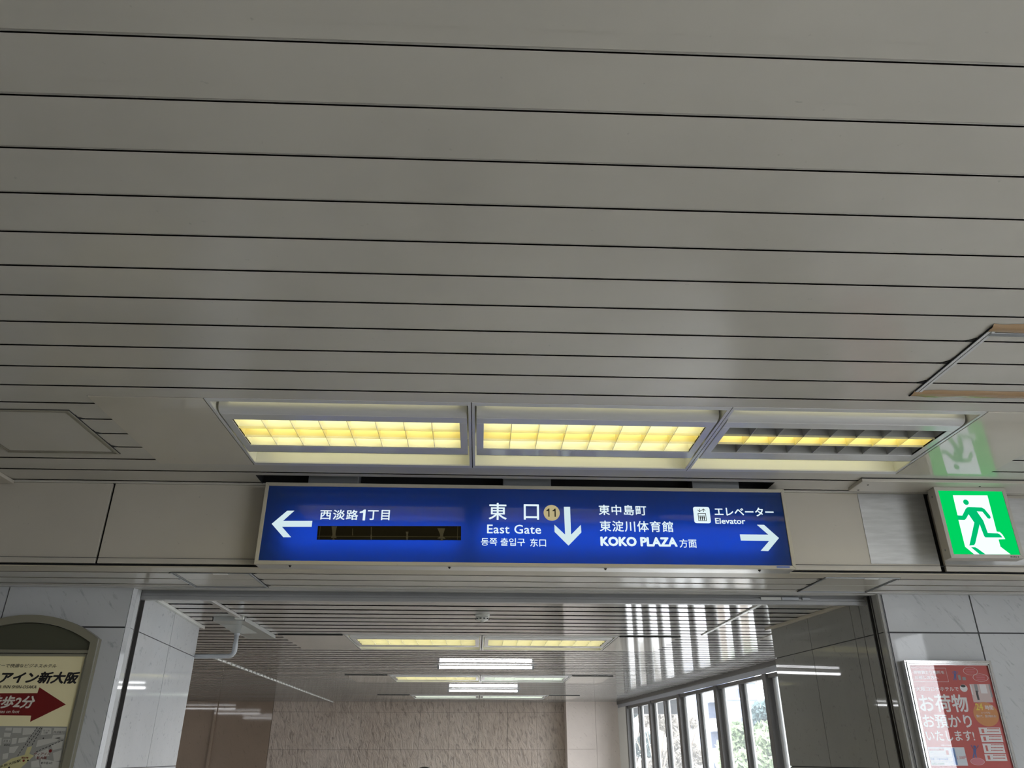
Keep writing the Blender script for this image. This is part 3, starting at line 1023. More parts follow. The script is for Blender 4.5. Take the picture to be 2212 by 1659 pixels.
# --- cable covers in the corner of ceiling and fascia
t = thing('cable_cover', 'flat grey cable cover along the ceiling edge above the exit sign', 'cable cover', (3.2, 4.45, CZ), 'cable covers on the ceiling edge')
b = MB(); b.box(2.295, 3.9, 4.336, 4.53, CZ-0.022, CZ-0.001); b.build('channel', 'fascia', t, bevel=0.003)
b = MB(); b.box(2.292, 3.9, 4.329, 4.337, CZ-0.004, CZ-0.0005); b.build('shadow_gap', 'dark', t)
for x, y in ((2.36, 4.40), (2.345, 4.50), (3.06, 4.40)):
    b = MB(); b.lathe((x, y, CZ-0.022), [(0.006, 0), (0.006, -0.002), (0.003, -0.003)], 10); b.build('screw', 'screw', t)
t = thing('cable_cover', 'end of a flat cable cover on the ceiling edge at the far left', 'cable cover', (-3.2, 4.52, CZ), 'cable covers on the ceiling edge')
b = MB(); b.box(-4.2, -2.857, 4.434, 4.60, CZ-0.022, CZ-0.001); b.build('channel', 'fascia', t, bevel=0.003)

# --- repair patch on the fascia
M['patch'] = mat('silver_patch', (0.50, 0.50, 0.49), 0.35, 0.25)
_m = M['patch']
setcol(_m, ramp(_m, noise(_m, coords(_m, (2, 1, 14)), 3, 4), [(0.3, (0.44, 0.44, 0.43)), (0.7, (0.56, 0.56, 0.55))]))
b = MB(); b.box(2.394, 2.824, FY-0.003, FY-0.0005, 1.061, CZ-0.008)
tag(b.build('patch_sheet', 'patch'), 'silver-grey repair sheet on the fascia between the blue sign and the exit sign', 'patch')
b = MB(); b.box(2.862, 3.6, FY-0.003, FY-0.0005, 1.061, CZ-0.026)
tag(b.build('patch_sheet', 'patch'), 'silver-grey repair sheet on the fascia behind the exit sign', 'patch')

# ------------------------------------------------------------------ the direction sign
SX0, SX1, SZ0, SZ1, SY = -1.306, 1.868, 0.994, 1.487, 4.487
sign = thing('direction_sign', 'long backlit blue direction sign with white arrows and lettering', 'sign', (0.28, SY, SZ0))
b = MB(); b.frame(SX0, SX1, SZ0, SZ1, 0.021, SY, SY+0.03); b.build('frame', 'signframe', sign, bevel=0.002)
b = MB()                                   # casing behind the frame, hollow
b.box(SX0+0.002, SX1-0.002, SY+0.03, FY-0.003, SZ0+0.001, SZ0+0.008)
b.box(SX0+0.002, SX1-0.002, SY+0.03, FY-0.003, SZ1-0.008, SZ1-0.001)
b.box(SX0+0.002, SX0+0.010, SY+0.03, FY-0.003, SZ0+0.008, SZ1-0.008)
b.box(SX1-0.010, SX1-0.002, SY+0.03, FY-0.003, SZ0+0.008, SZ1-0.008)
b.box(SX0+0.002, SX1-0.002, FY-0.008, FY-0.003, SZ0+0.008, SZ1-0.008)
b.build('casing', 'alu', sign)
b = MB(); b.box(SX0+0.021, SX1-0.021, SY+0.008, SY+0.011, SZ0+0.021, SZ1-0.021); b.build('face', 'sign_blue', sign)
for x0, x1 in ((-1.16, -0.12), (-0.02, 1.02), (1.06, 1.72)):
    for z in (1.13, 1.21):
        b = MB(); b.tube((x0, FY-0.045, z), (x1, FY-0.045, z), 0.013, 8); b.build('lamp_tube', 'tube_sign', sign)
b = MB(); b.box(-0.30, 0.46, FY-0.05, FY-0.03, 1.30, 1.31); 
LY = SY+0.0065
c1, c2 = crop((540, 1040), 7.373), crop((820, 1040), 7.373)
c3, c4, c6 = crop((1020, 1060), 8.193), crop((1270, 1070), 8.193), crop((1480, 1060), 8.508)


def shape(pts, cr, y, m, parent, name, t=0.001):
    b = MB(); b.plate([at(*cr(*p), y) for p in pts], y, t)
    return b.build(name, m, parent)


shape([(345, 675), (595, 465), (708, 465), (525, 628), (992, 628), (982, 722), (510, 722), (655, 888), (530, 888)], c1, LY, 'sign_arrow', sign, 'arrow')
shape([(1622, 285), (1732, 285), (1750, 778), (1922, 605), (1932, 738), (1705, 972), (1458, 728), (1455, 600), (1645, 778)], c3, LY, 'sign_arrow', sign, 'arrow')
shape([(1005, 803), (1530, 808), (1318, 625), (1450, 627), (1725, 870), (1528, 1110), (1388, 1105), (1545, 922), (1025, 915)], c6, LY, 'sign_arrow', sign, 'arrow')


def digit_one(box, y, m, parent):
    x0, z1, x1, z0 = box
    u = lambda a, c: (x0+(x1-x0)*a, z0+(z1-z0)*c)
    b = MB(); b.plate([u(0.60, 0), u(1, 0), u(1, 1), u(0.68, 1), u(0.50, 0.90), u(0.25, 0.83), u(0, 0.80), u(0, 0.67), u(0.60, 0.70)], y, 0.0006)
    return b.build('lettering', m, parent)


def stext(body, cr, p0, cr2, p1, bold, m='sign_white', space=1.0, y=LY):
    return lettering(body, pxbox(cr(*p0), cr2(*p1), y), y, m, sign, bold, 0.0, space)


stext('西淡路', c1, (1125, 447), c1, (1716, 614), 0.016, space=1.12)
digit_one(pxbox(c1(1752, 447), c1(1830, 620), LY), LY, 'sign_white', sign)
stext('丁目', c1, (1880, 452), c2, (155, 617), 0.016, space=1.12)
stext('東', c3, (295, 213), c3, (612, 518), 0.012)
stext('口', c3, (912, 240), c3, (1184, 515), 0.012)
stext('East Gate', c3, (265, 597), c3, (1220, 766), 0.010, space=1.04)
stext('동쪽 출입구', c3, (158, 833), c3, (935, 980), 0.010)
stext('东口', c3, (1025, 845), c3, (1308, 992), 0.010)
stext('東中島町', c4, (185, 165), c4, (1040, 358), 0.014, space=1.1)
stext('東淀川体育館', c4, (203, 445), c4, (1518, 655), 0.014, space=1.1)
stext('KOKO PLAZA', c4, (216, 728), c4, (1590, 912), 0.050)
stext('方面', c4, (1612, 770), c4, (1932, 930), 0.014)
stext('エレベーター', c6, (528, 300), c6, (1638, 475), 0.020)
stext('Elevator', c6, (545, 500), c6, (1112, 614), 0.020)
# number badge
bx, bz = at(*c3(1407, 391), LY)
br = abs(at(*c3(1550, 391), LY)[0]-bx)
b = MB(); b.plate([(bx+br*math.cos(2*math.pi*k/48), bz+br*math.sin(2*math.pi*k/48)) for k in range(48)], LY, 0.001)
badge = label(b.build('number_badge', 'sign_tan', sign), 'round tan badge with the number 11')
for p0, p1 in (((1314, 313), (1369, 460)), ((1423, 315), (1480, 462))):
    digit_one(pxbox(c3(*p0), c3(*p1), LY-0.001), LY-0.001, 'black', badge)
# elevator symbol
q = [at(*c4(*p), LY) for p in ((1857, 202), (2145, 205), (2181, 493), (1888, 493))]
ex0, ez1 = (q[0][0]+q[3][0])/2, (q[0][1]+q[1][1])/2
ex1, ez0 = (q[1][0]+q[2][0])/2, (q[2][1]+q[3][1])/2
er = (ex1-ex0)*0.13
pts = []
for cx, cz, a0 in ((ex1-er, ez1-er, 0), (ex0+er, ez1-er, 90), (ex0+er, ez0+er, 180), (ex1-er, ez0+er, 270)):
    for k in range(7):
        a = math.radians(a0+15*k); pts.append((cx+er*math.cos(a), cz+er*math.sin(a)))
b = MB(); b.plate(pts, LY, 0.001); sym = label(b.build('elevator_symbol', 'sign_white', sign), 'white rounded square with lift car, people and arrows')
EW = ex1-ex0
e = lambda u, w: (ex0+EW*u, ez0+(ez1-ez0)*w)
b = MB(); yy = LY-0.001
x0, z0 = e(0.25, 0.13); x1, z1 = e(0.75, 0.60)
b.frame(x0, x1, z0, z1, EW*0.035, yy, yy+0.0008)
for u in (0.38, 0.5, 0.62):
    b.plate([e(u-0.045, 0.42), e(u+0.045, 0.42), e(u+0.03, 0.28), e(u+0.022, 0.18), e(u-0.022, 0.18), e(u-0.03, 0.28)], yy, 0.0008)
    b.plate([(e(u, 0.47)[0]+EW*0.026*math.cos(k*math.pi/5), e(u, 0.47)[1]+EW*0.026*math.sin(k*math.pi/5)) for k in range(10)], yy, 0.0008)
for u, s in ((0.38, -1), (0.62, 1)):
    tip, tail = (0.67, 0.90) if s < 0 else (0.90, 0.67)
    b.plate([e(u-0.018, 0.68), e(u+0.018, 0.68), e(u+0.018, 0.89), e(u-0.018, 0.89)], yy, 0.0008)
    for d in (-1, 1):
        b.plate([e(u, tip), e(u+d*0.11, tip-s*0.11), e(u+d*0.11, tip-s*0.11-s*0.045), e(u, tip-s*0.05)], yy, 0.0008)
b.build('pictogram', 'black', sym)
# blacked-out line of text
st = [at(*c1(1082, 708), LY), at(*c2(1298, 712), LY), at(*c2(1298, 936), LY), at(*c1(1063, 929), LY)]
M['blackout'] = mat('blackout_film', (0.012, 0.009, 0.003), 0.5, spec=0.1)
b = MB(); b.plate(st, LY, 0.001); strip = label(b.build('blackout_strip', 'blackout', sign), 'near-black strip where a line of text was covered')
M['ghost'] = mat('faint_lamp_fitting', (0.075, 0.062, 0.03), 0.5)
M['ghost_line'] = mat('faint_line', (0.075, 0.06, 0.02), 0.5)
for cr, pp in ((c1, [(1300, 715), (1385, 715), (1365, 800), (1360, 850), (1380, 900), (1290, 900), (1315, 850), (1310, 790)]),
               (c1, [(1322, 908), (1340, 908), (1352, 932), (1308, 932)]),
               (c2, [(920, 745), (1042, 748), (1015, 835), (1010, 868), (1050, 910), (920, 908), (965, 870), (960, 835)]),
               (c2, [(985, 912), (1000, 912), (1018, 940), (962, 940)]),
               (c2, [(415, 800), (460, 800), (448, 850), (458, 880), (445, 932), (428, 932), (420, 880), (428, 850)]),
               (c1, [(1925, 725), (1938, 725), (1936, 840), (1946, 870), (1936, 930), (1924, 930), (1918, 870), (1926, 840)]),
               (c1, [(1632, 750), (1640, 750), (1640, 858), (1628, 858)])):
    b = MB(); b.plate([at(*cr(*p), LY-0.001) for p in pp], LY-0.001, 0.0008)
    b.build('faint_fitting', 'ghost', strip)
b = MB(); a, d = at(*c1(1075, 868), LY-0.001), at(*c2(1296, 880), LY-0.001)
b.plate([(a[0], a[1]), (d[0], d[1]), (d[0], d[1]-0.0022), (a[0], a[1]-0.0022)], LY-0.001, 0.0008)
for cr, x in ((c1, 1118), (c2, 1243)):
    p, r = at(*cr(x, 715), LY-0.001), at(*cr(x, 925), LY-0.001)
    b.plate([(p[0], p[1]), (p[0]+0.002, p[1]), (p[0]+0.002, r[1]), (p[0], r[1])], LY-0.001, 0.0008)
b.build('faint_lines', 'ghost_line', strip)
for px, py in ((626, 1223.5), (971, 1223.5), (1308, 1226.5), (1641, 1231)):
    x = at(px, py, SY+0.03)[0]
    b = MB(); b.lathe((x, SY+0.034, SZ0+0.001), [(0.0085, 0), (0.0085, -0.004), (0.005, -0.006), (0.005, -0.010)], 12); b.build('screw', 'screw', sign)
M['sticker'] = mat('blue_sticker', (0.10, 0.16, 0.42), 0.4)
x0, z1 = at(*c6(1680, 1388), SY); x1, z0 = at(*c6(1925, 1420), SY)
b = MB(); b.box(x0, x1, SY-0.001, SY-0.0002, z0, z1); b.build('sticker', 'sticker', sign)
for x0, x1 in ((-1.06, -0.755), (0.128, 0.425), (1.305, 1.60)):
    b = MB(); b.box(x0, x1, 4.515, 4.61, SZ1-0.002, CZ+0.16); b.build('hanger', 'steel', sign, bevel=0.003)

# ------------------------------------------------------------------ exit sign
XX0, XX1, XZ0, XZ1, XY = 2.781, 3.230, 1.055, 1.4925, 4.42
ex = thing('exit_sign', 'square green and white running-man exit sign glowing on the right', 'exit sign', ((XX0+XX1)/2, XY, XZ0))
M['exitcase'] = paint('exit_sign_case', (0.50, 0.47, 0.42), 0.35, 0.1, 0.0)
b = MB(); b.box(XX0, XX1, XY+0.006, XY+0.078, XZ0, XZ1); b.build('housing', 'exitcase', ex, bevel=0.003)
b = MB(); b.frame(XX0, XX1, XZ0, XZ1, 0.0225, XY, XY+0.006); b.build('bezel', 'exitcase', ex, bevel=0.0015)
ce = crop((1980, 1030), 8.293)
b = MB(); b.box(XX0+0.0225, XX1-0.0225, XY+0.0035, XY+0.006, XZ0+0.0225, XZ1-0.0225); face = b.build('face', 'exit_green', ex)
ey = XY+0.0028
shape([(650, 330), (1268, 332), (1435, 980), (1490, 988), (1535, 1030), (1590, 1115), (1468, 1122), (1502, 1250), (1685, 1389), (1035, 1389), (870, 1252), (750, 770), (850, 773), (880, 752), (860, 700), (735, 690)], ce, ey, 'exit_white', face, 'doorway', 0.0005)
ey2 = ey-0.0006
b = MB()
P = lambda *pp: b.plate([at(*ce(*p), ey2) for p in pp], ey2, 0.0005)
hx, hz = at(*ce(885, 455), ey2)
b.plate([(hx+0.0172*math.cos(2*math.pi*k/32), hz+0.0172*math.sin(2*math.pi*k/32)) for k in range(32)], ey2, 0.0005)
P((905, 548), (935, 540), (1165, 550), (1215, 575), (1318, 700), (1328, 735), (1310, 752), (1275, 742), (1180, 625), (1078, 618), (1195, 785), (1215, 840), (1275, 1005), (1450, 1012), (1495, 1035), (1540, 1087), (1235, 1085), (1210, 1060), (1130, 850), (1052, 1190), (1030, 1225), (945, 1232), (1035, 820), (932, 670), (885, 752), (860, 772), (745, 768), (733, 692), (820, 695), (880, 572))
P((975, 1260), (1050, 1262), (1085, 1280), (1235, 1388), (1130, 1388))
b.build('running_figure', 'exit_green2', face)
b = MB(); x0, z1 = at(*ce(1680, 1425), XY); x1, z0 = at(*ce(1850, 1445), XY)
for k in range(5):
    w = (x1-x0)/5; b.box(x0+k*w, x0+k*w+w*(0.7 if k < 3 else 0.5), XY-0.0006, XY, z0, z1-(k % 2)*0.0012)
b.build('rating_mark', 'black', ex)
for z in (1.11, 1.44):
    b = MB(); b.tube((XX0-0.003, XY+0.04, z), (XX0+0.001, XY+0.04, z), 0.006, 10); b.build('screw', 'steel', ex)

# ------------------------------------------------------------------ rolling shutter parked in the lintel
sh = thing('rolling_shutter', 'rolled-up metal shutter, bottom bar showing under the lintel', 'shutter', (0.2, 5.40, 0.945))
M['shutter'] = paint('shutter_steel', (0.42, 0.42, 0.42), 0.3, 0.2, 0.0)
b = MB()
b.box(rev_l(5.40)-0.05, rev_r(5.35)+0.05, 5.385, 5.415, 0.972, 0.988)
b.box(rev_l(5.40)-0.05, rev_r(5.35)+0.05, 5.378, 5.42, 0.946, 0.971)
b.box(rev_l(5.40)-0.05, rev_r(5.35)+0.05, 5.40, 5.412, 0.985, PZ+0.04)
b.build('bottom_bar', 'shutter', sh, bevel=0.002)
for nm_, rv, y0, y1, s in (('L', rev_l, 5.349, 5.432, -1), ('R', rev_r, 5.311, 5.363, 1)):
    b = MB()
    for a, c in ((y0, y0+0.006), (y1-0.006, y1)):
        x = rv((y0+y1)/2)
        b.box(min(x-s*0.004, x+s*0.06), max(x-s*0.004, x+s*0.06), a, c, -1.5, PZ)
    b.build('guide_rail', 'alu_dark', sh)
b = MB(); b.box(2.10, 2.22, 5.372, 5.386, 0.976, 0.997); b.box(2.245, 2.30, 5.374, 5.386, 0.978, 0.995); b.build('latch', 'steel', sh, bevel=0.002)
b = MB(); b.box(1.955, 2.10, 5.380, 5.3845, 0.977, 0.996); b.build('worn_label', 'plastic', sh)

# ------------------------------------------------------------------ leak tray with drain pipe, conduit
t = thing('drip_tray', 'grey leak-catching tray on the passage ceiling with a drain pipe', 'drip tray', (-2.0, 6.9, PZ))
b = MB()
x0, x1, y0, y1 = -2.13, -1.875, 6.42, 7.46
for q in ((x0, x1, y0, y0+0.006), (x0, x1, y1-0.006, y1), (x0, x0+0.006, y0, y1), (x1-0.006, x1, y0, y1)):
    b.box(*q, PZ-0.032, PZ-0.001)
b.build('rim', 'tray', t)
b = MB(); b.box(x0+0.006, x1-0.006, y0+0.006, y1-0.006, PZ-0.030, PZ-0.026); b.build('sheet', 'tray', t)
b = MB()
b.hexa([(-2.10, 6.90, PZ-0.058), (-2.04, 6.90, PZ-0.058), (-2.04, 6.97, PZ-0.058), (-2.10, 6.97, PZ-0.058),
        (-2.128, 6.62, PZ-0.031), (-1.95, 6.62, PZ-0.031), (-1.95, 7.12, PZ-0.031), (-2.128, 7.12, PZ-0.031)])
b.build('funnel', 'tray', t)
px_, py_ = -2.072, 6.93
arc = [(px_-0.045+0.045*math.cos(a), py_, 0.80-0.045*math.sin(a)) for a in [math.radians(15*k) for k in range(7)]]
b = MB(); b.path([(px_, py_, PZ-0.05), (px_, py_, 0.86)]+arc+[(px_-0.3, py_, 0.752), (px_-0.9, py_, 0.742)], 0.0185, 14)
b.build('drain_pipe', 'pvc', t, smooth=True)
b = MB(); b.tube((px_, py_, PZ-0.075), (px_, py_, PZ-0.05), 0.0235, 16); b.build('pipe_collar', 'pvc', t)
b = MB(); b.tube((px_, py_, 0.79), (px_, py_, 0.86), 0.0215, 16); b.build('pipe_collar', 'pvc', t)
t = thing('cable_conduit', 'thin white cable conduit running from the lintel to the drip tray', 'conduit', (-1.9, 6.1, PZ))
b = MB(); b.box(-1.928, -1.893, 5.46, 6.40, PZ-0.02, PZ-0.001); b.build('duct', 'ceil2', t, bevel=0.003)
b = MB(); b.box(-1.945, -1.876, 6.375, 6.415, PZ-0.024, PZ-0.001); b.build('end_cap', 'plastic', t, bevel=0.003)

# ------------------------------------------------------------------ framed luggage poster on the right wall
PY = 5.190
pf = thing('poster_frame', 'chrome framed red luggage-storage poster on the right marble wall', 'poster', (3.07, WY, -0.35))
PFX0, PFX1, PFZ0, PFZ1 = 2.779, 3.361, -0.34, 0.564
b = MB()
for q in ((PFX0, PFX0+0.010, PFZ0, PFZ1), (PFX1-0.010, PFX1, PFZ0, PFZ1), (PFX0+0.010, PFX1-0.010, PFZ0, PFZ0+0.01), (PFX0+0.010, PFX1-0.010, PFZ1-0.01, PFZ1)):
    b.box(q[0], q[1], PY+0.004, WY-0.001, q[2], q[3])
b.frame(PFX0+0.010, PFX1-0.010, PFZ0+0.010, PFZ1-0.010, 0.012, PY-0.004, WY-0.002)
b.frame(PFX0+0.022, PFX1-0.022, PFZ0+0.022, PFZ1-0.022, 0.008, PY+0.003, WY-0.002)
b.build('frame', 'chrome', pf, bevel=0.002)
M['p_red'] = mat('poster_red', (0.50, 0.045, 0.035), 0.5)
M['p_white'] = mat('poster_white', (0.80, 0.77, 0.78), 0.5)
M['p_blue'] = mat('poster_blue', (0.04, 0.07, 0.30), 0.5)
M['p_orange'] = mat('poster_orange', (0.60, 0.22, 0.04), 0.5)
M['p_yellow'] = mat('poster_yellow', (0.80, 0.62, 0.05), 0.5)
M['p_grey'] = mat('poster_grey', (0.26, 0.26, 0.27), 0.5)
M['p_pink'] = mat('poster_pink', (0.62, 0.16, 0.20), 0.5)
M['p_skin'] = mat('poster_photo_pink', (0.62, 0.48, 0.46), 0.5)
M['p_sky'] = mat('poster_pale_blue', (0.66, 0.71, 0.78), 0.5)
M['p_txtblue'] = mat('poster_text_blue', (0.10, 0.22, 0.52), 0.5)
M['p_txtgreen'] = mat('poster_text_green', (0.13, 0.30, 0.17), 0.5)
M['p_txtred'] = mat('poster_text_red', (0.56, 0.10, 0.08), 0.5)
IY = PY+0.012
b = MB(); b.box(PFX0+0.030, PFX1-0.030, IY, IY+0.003, PFZ0+0.03, PFZ1-0.03); sheet = b.build('poster_sheet', 'p_red', pf)
cp = crop((1940, 1420), 6.942)
y1_, y2_, y3_ = IY-0.0004, IY-0.0008, IY-0.0012


def ptext(s, p0, p1, m='p_white', bold=0.0, y=None):
    y = y or y2_
    return lettering(s, pxbox(cp(*p0), cp(*p1), y), y, m, sheet, bold)


def prect(p0, p1, m, name, y=None, par=None):
    y = y or y1_
    x0, z1, x1, z0 = pxbox(cp(*p0), cp(*p1), y)
    b = MB(); b.plate([(x0, z0), (x1, z0), (x1, z1), (x0, z1)], y, 0.0003)
    return b.build(name, m, par or sheet)


def pell(c, rx, ry, m, name, y=None, ring=None, wob=0):
    y = y or y1_
    cx, cz = at(*cp(*c), y); ax = abs(at(*cp(c[0]+rx, c[1]), y)[0]-cx); az = abs(at(*cp(c[0], c[1]+ry), y)[1]-cz)
    n = 72
    f = lambda k: 1+(0.05*abs(math.sin(k*math.pi*wob/n)) if wob else 0)
    o = [(cx+ax*f(k)*math.cos(2*math.pi*k/n), cz+az*f(k)*math.sin(2*math.pi*k/n)) for k in range(n)]
    b = MB()
    if ring is None:
        b.plate(o, y, 0.0003)
    else:
        i = [(cx+(x-cx)*ring, cz+(z-cz)*ring) for x, z in o]
        for k in range(n):
            q = (k+1) % n
            b.plate([o[k], o[q], i[q], i[k]], y, 0.0003)
    return b.build(name, m, sheet)


x0, z1, x1, z0 = pxbox(cp(180, 156), cp(760, 368), y1_)
b = MB(); b.frame(x0, x1, z0, z1, 0.0016, y1_, y1_+0.0003); b.build('outline', 'p_white', sheet)
ptext('荷物預かり場所を', (222, 195), (697, 252), bold=0.008)
ptext('お探しの方へ', (245, 272), (607, 332), bold=0.008)
ptext('大阪コロナホテルで', (262, 438), (915, 508), bold=0.012)
ptext('お荷物', (288, 552), (1078, 822), bold=0.022)
ptext('お預かり', (350, 858), (1128, 1060), bold=0.022)
ptext('いたします!', (405, 1098), (1162, 1255), bold=0.018)
ptext('お預かり料金', (640, 1305), (805, 1332))
for c, rx, ry in (((1085, 207), 104, 58), ((1237, 304), 112, 56)):
    pell(c, rx, ry, 'p_white', 'thought_cloud', ring=0.955, wob=18)
    b = MB()
    for j in (-1, 0, 1):
        x0, z1, x1, z0 = pxbox(cp(c[0]-66+8*j, c[1]+26*j-6), cp(c[0]+66+4*j, c[1]+26*j+6), y1_)
        n = 11; w = (x1-x0)/n
        for k in range(n):
            b.plate([(x0+k*w, z0), (x0+k*w+w*0.72, z0), (x0+k*w+w*0.72, z1), (x0+k*w, z1)], y1_, 0.0003)
    b.build('tiny_print', 'p_pink', sheet)


def pman(c, h, arms, name):
    """little flat pictogram person standing at c"""
    u = lambda dx, dy: at(*cp(c[0]+dx*h, c[1]-dy*h), y2_)
    b = MB()
    hc = u(0, 0.86); r = abs(u(0.11, 0)[0]-u(0, 0)[0])
    b.plate([(hc[0]+r*math.cos(k*math.pi/10), hc[1]+r*math.sin(k*math.pi/10)) for k in range(20)], y2_, 0.0003)
    b.plate([u(-0.13, 0.72), u(0.13, 0.72), u(0.10, 0.42), u(0.17, 0.0), u(0.08, 0.0), u(0.0, 0.34), u(-0.08, 0.0), u(-0.17, 0.0), u(-0.10, 0.42)], y2_, 0.0003)
    for s in (-1, 1):
        if arms == 'up':
            b.plate([u(s*0.13, 0.72), u(s*0.10, 0.62), u(s*0.26, 1.0), u(s*0.32, 0.98)], y2_, 0.0003)
        else:
            b.plate([u(s*0.12, 0.72), u(s*0.11, 0.64), u(s*0.30, 0.80), u(s*0.31, 0.87)], y2_, 0.0003)
            b.plate([u(s*0.31, 0.87), u(s*0.25, 0.84), u(s*0.10, 0.97), u(s*0.12, 1.0)], y2_, 0.0003)
    return b.build(name, 'p_blue', sheet)


pman((855, 342), 140, 'head', 'pictogram_person')
pman((1150, 1506), 190, 'up', 'pictogram_person')
prect((893, 265), (948, 340), 'p_grey', 'drawn_suitcase')
prect((960, 295), (1022, 343), 'p_grey', 'drawn_suitcase')
pell((985, 462), 55, 55, 'p_white', 'drawn_hat_badge')
pell((975, 430), 38, 20, 'black', 'drawn_hat', y=y2_)
prect((1068, 400), (1428, 675), 'p_skin', 'photograph')
prect((1135, 402), (1210, 520), 'p_grey', 'photo_shape', y=y2_)
prect((1215, 402), (1345, 540), 'p_white', 'photo_shape', y=y2_)
prect((1160, 500), (1225, 640), 'black', 'photo_shape', y=y3_)
prect((1352, 402), (1425, 600), 'p_grey', 'photo_shape', y=y2_)
prect((1075, 410), (1130, 560), 'p_white', 'photo_shape', y=y2_)
pell((1320, 852), 186, 184, 'p_orange', 'orange_circle', y=y2_)
ptext('24', (1150, 688), (1282, 792), 'p_yellow', 0.02, y=y3_)
ptext('時間', (1296, 718), (1432, 788), bold=0.016, y=y3_)
ptext('いつでも', (1245, 815), (1382, 845), bold=0.006, y=y3_)
ptext('預けて、受け取れる!', (1170, 862), (1475, 902), bold=0.006, y=y3_)
for (p0, p1), s in zip((((1203, 1052), (1550, 1153)), ((1232, 1168), (1580, 1270)), ((1262, 1292), (1612, 1435)), ((1294, 1450), (1642, 1553))), (2, 2, 3, 2)):
    r = prect(p0, p1, 'p_white', 'white_panel')
    w, h = p1[0]-p0[0], p1[1]-p0[1]
    prect((p0[0]+w*0.12, p0[1]+h*0.2), (p0[0]+w*0.27, p0[1]+h*0.8), 'p_txtred', 'drawn_bag', y=y2_, par=r)
    b = MB()
    for j in range(s):
        za = p0[1]+h*(j+0.35)/(s+0.3)
        x0, z1, x1, z0 = pxbox(cp(p0[0]+w*0.38, za-6), cp(p0[0]+w*0.92, za+10), y2_)
        n = 9; q = (x1-x0)/n
        for k in range(n):
            b.plate([(x0+k*q, z0), (x0+k*q+q*0.75, z0), (x0+k*q+q*0.75, z1), (x0+k*q, z1)], y2_, 0.0003)
    b.build('tiny_print', 'p_txtred', r)
prect((440, 1348), (1052, 1625), 'p_sky', 'price_panel')
ptext('通常のお荷物', (455, 1366), (692, 1402), 'p_txtred', 0.008)
ptext('冷蔵・冷凍のお荷物', (485, 1510), (752, 1545), 'p_txtblue', 0.006)
ptext('大切なお荷物', (500, 1580), (690, 1610), 'p_txtgreen', 0.006)
ptext('１,500円', (868, 1478), (1036, 1532), 'p_pink', 0.006)
prect((712, 1395), (765, 1460), 'p_txtred', 'drawn_suitcase', y=y2_)
prect((842, 1360), (846, 1615), 'p_txtblue', 'table_line', y=y2_)
prect((470, 1494), (842, 1497), 'p_txtblue', 'table_line', y=y2_)
prect((490, 1566), (845, 1569), 'p_txtblue', 'table_line', y=y2_)
pell((1192, 1562), 104, 55, 'p_pink', 'speech_balloon')
pell((1192, 1562), 104, 55, 'p_white', 'balloon_outline', y=y2_, ring=0.965)
b = MB(); b.box(PFX0+0.028, PFX1-0.028, PY+0.006, PY+0.008, PFZ0+0.028, PFZ1-0.028); b.build('cover_pane', 'poster_glass', pf)

# ------------------------------------------------------------------ arched display board on the left wall
DX, DHW = -2.872, 0.452                    # centre and half width
BY = 5.195
db = thing('display_board', 'olive arched display board with a cream hotel route map on the left wall', 'display board', (DX, WY, -0.95))
M['olive'] = paint('olive_enamel', (0.235, 0.22, 0.165), 0.3, 0.06, 0.0)
M['olive_dark'] = paint('dark_olive_panel', (0.075, 0.075, 0.05), 0.35, 0.05, 0.0)
M['cream'] = mat('cream_print', (0.82, 0.74, 0.45), 0.45)
M['m_red'] = mat('map_red', (0.16, 0.006, 0.006), 0.5)
M['m_pale'] = mat('map_block', (0.47, 0.46, 0.42), 0.5)
M['m_road'] = mat('map_road', (0.30, 0.295, 0.27), 0.5)
M['m_yel'] = mat('map_station', (0.52, 0.48, 0.24), 0.5)
M['m_white'] = mat('sheet_white', (0.66, 0.62, 0.55), 0.5)


def arch(hw, zt, zs, n=28):
    """points over the top from the right spring to the left one"""
    h = zt-zs; R = (hw*hw+h*h)/(2*h); cz = zt-R
    a = math.asin(min(1, hw/R))
    return [(DX+R*math.sin(a-2*a*k/n), cz+R*math.cos(a-2*a*k/n)) for k in range(n+1)]


ZB = -0.95
out = [(DX-DHW, ZB), (DX+DHW, ZB)]+arch(DHW, 0.812, 0.668)
inn = [(DX-DHW+0.044, ZB+0.044), (DX+DHW-0.044, ZB+0.044)]+arch(DHW-0.044, 0.765, 0.645)
b = MB()
b.ring(out, inn, BY, WY-0.002-BY)
b.build('frame', 'olive', db)
b = MB(); b.plate([(DX-DHW+0.046, 0.600), (DX+DHW-0.046, 0.600)]+arch(DHW-0.046, 0.762, 0.643), BY+0.022, 0.02); b.build('arch_panel', 'olive_dark', db)
b = MB(); b.box(DX-DHW+0.044, DX+DHW-0.044, BY+0.006, BY+0.04, 0.580, 0.600); b.frame(DX-DHW+0.046, DX+DHW-0.046, ZB+0.046, 0.576, 0.014, BY+0.008, BY+0.03)
b.build('door_frame', 'olive', db, bevel=0.002)
b = MB(); b.box(DX-DHW+0.044, DX+DHW-0.044, BY+0.02, BY+0.04, 0.575, 0.581); b.build('shadow_gap', 'dark', db)
b = MB()                                   # bright edge of the case on the right
b.box(DX+DHW, DX+DHW+0.003, BY+0.003, BY+0.010, ZB, 0.664); b.box(DX+DHW-0.047, DX+DHW-0.044, BY+0.004, BY+0.008, ZB, 0.57)
b.build('edge_bead', 'alu', db)
DY = BY+0.022
b = MB(); b.box(DX-DHW+0.06, DX+DHW-0.06, DY, DY+0.004, ZB+0.06, 0.562); sheet2 = b.build('map_sheet', 'cream', db)
cm = crop((0, 1320), 4.896)
ya, yb_, yc_ = DY-0.0004, DY-0.0008, DY-0.0012


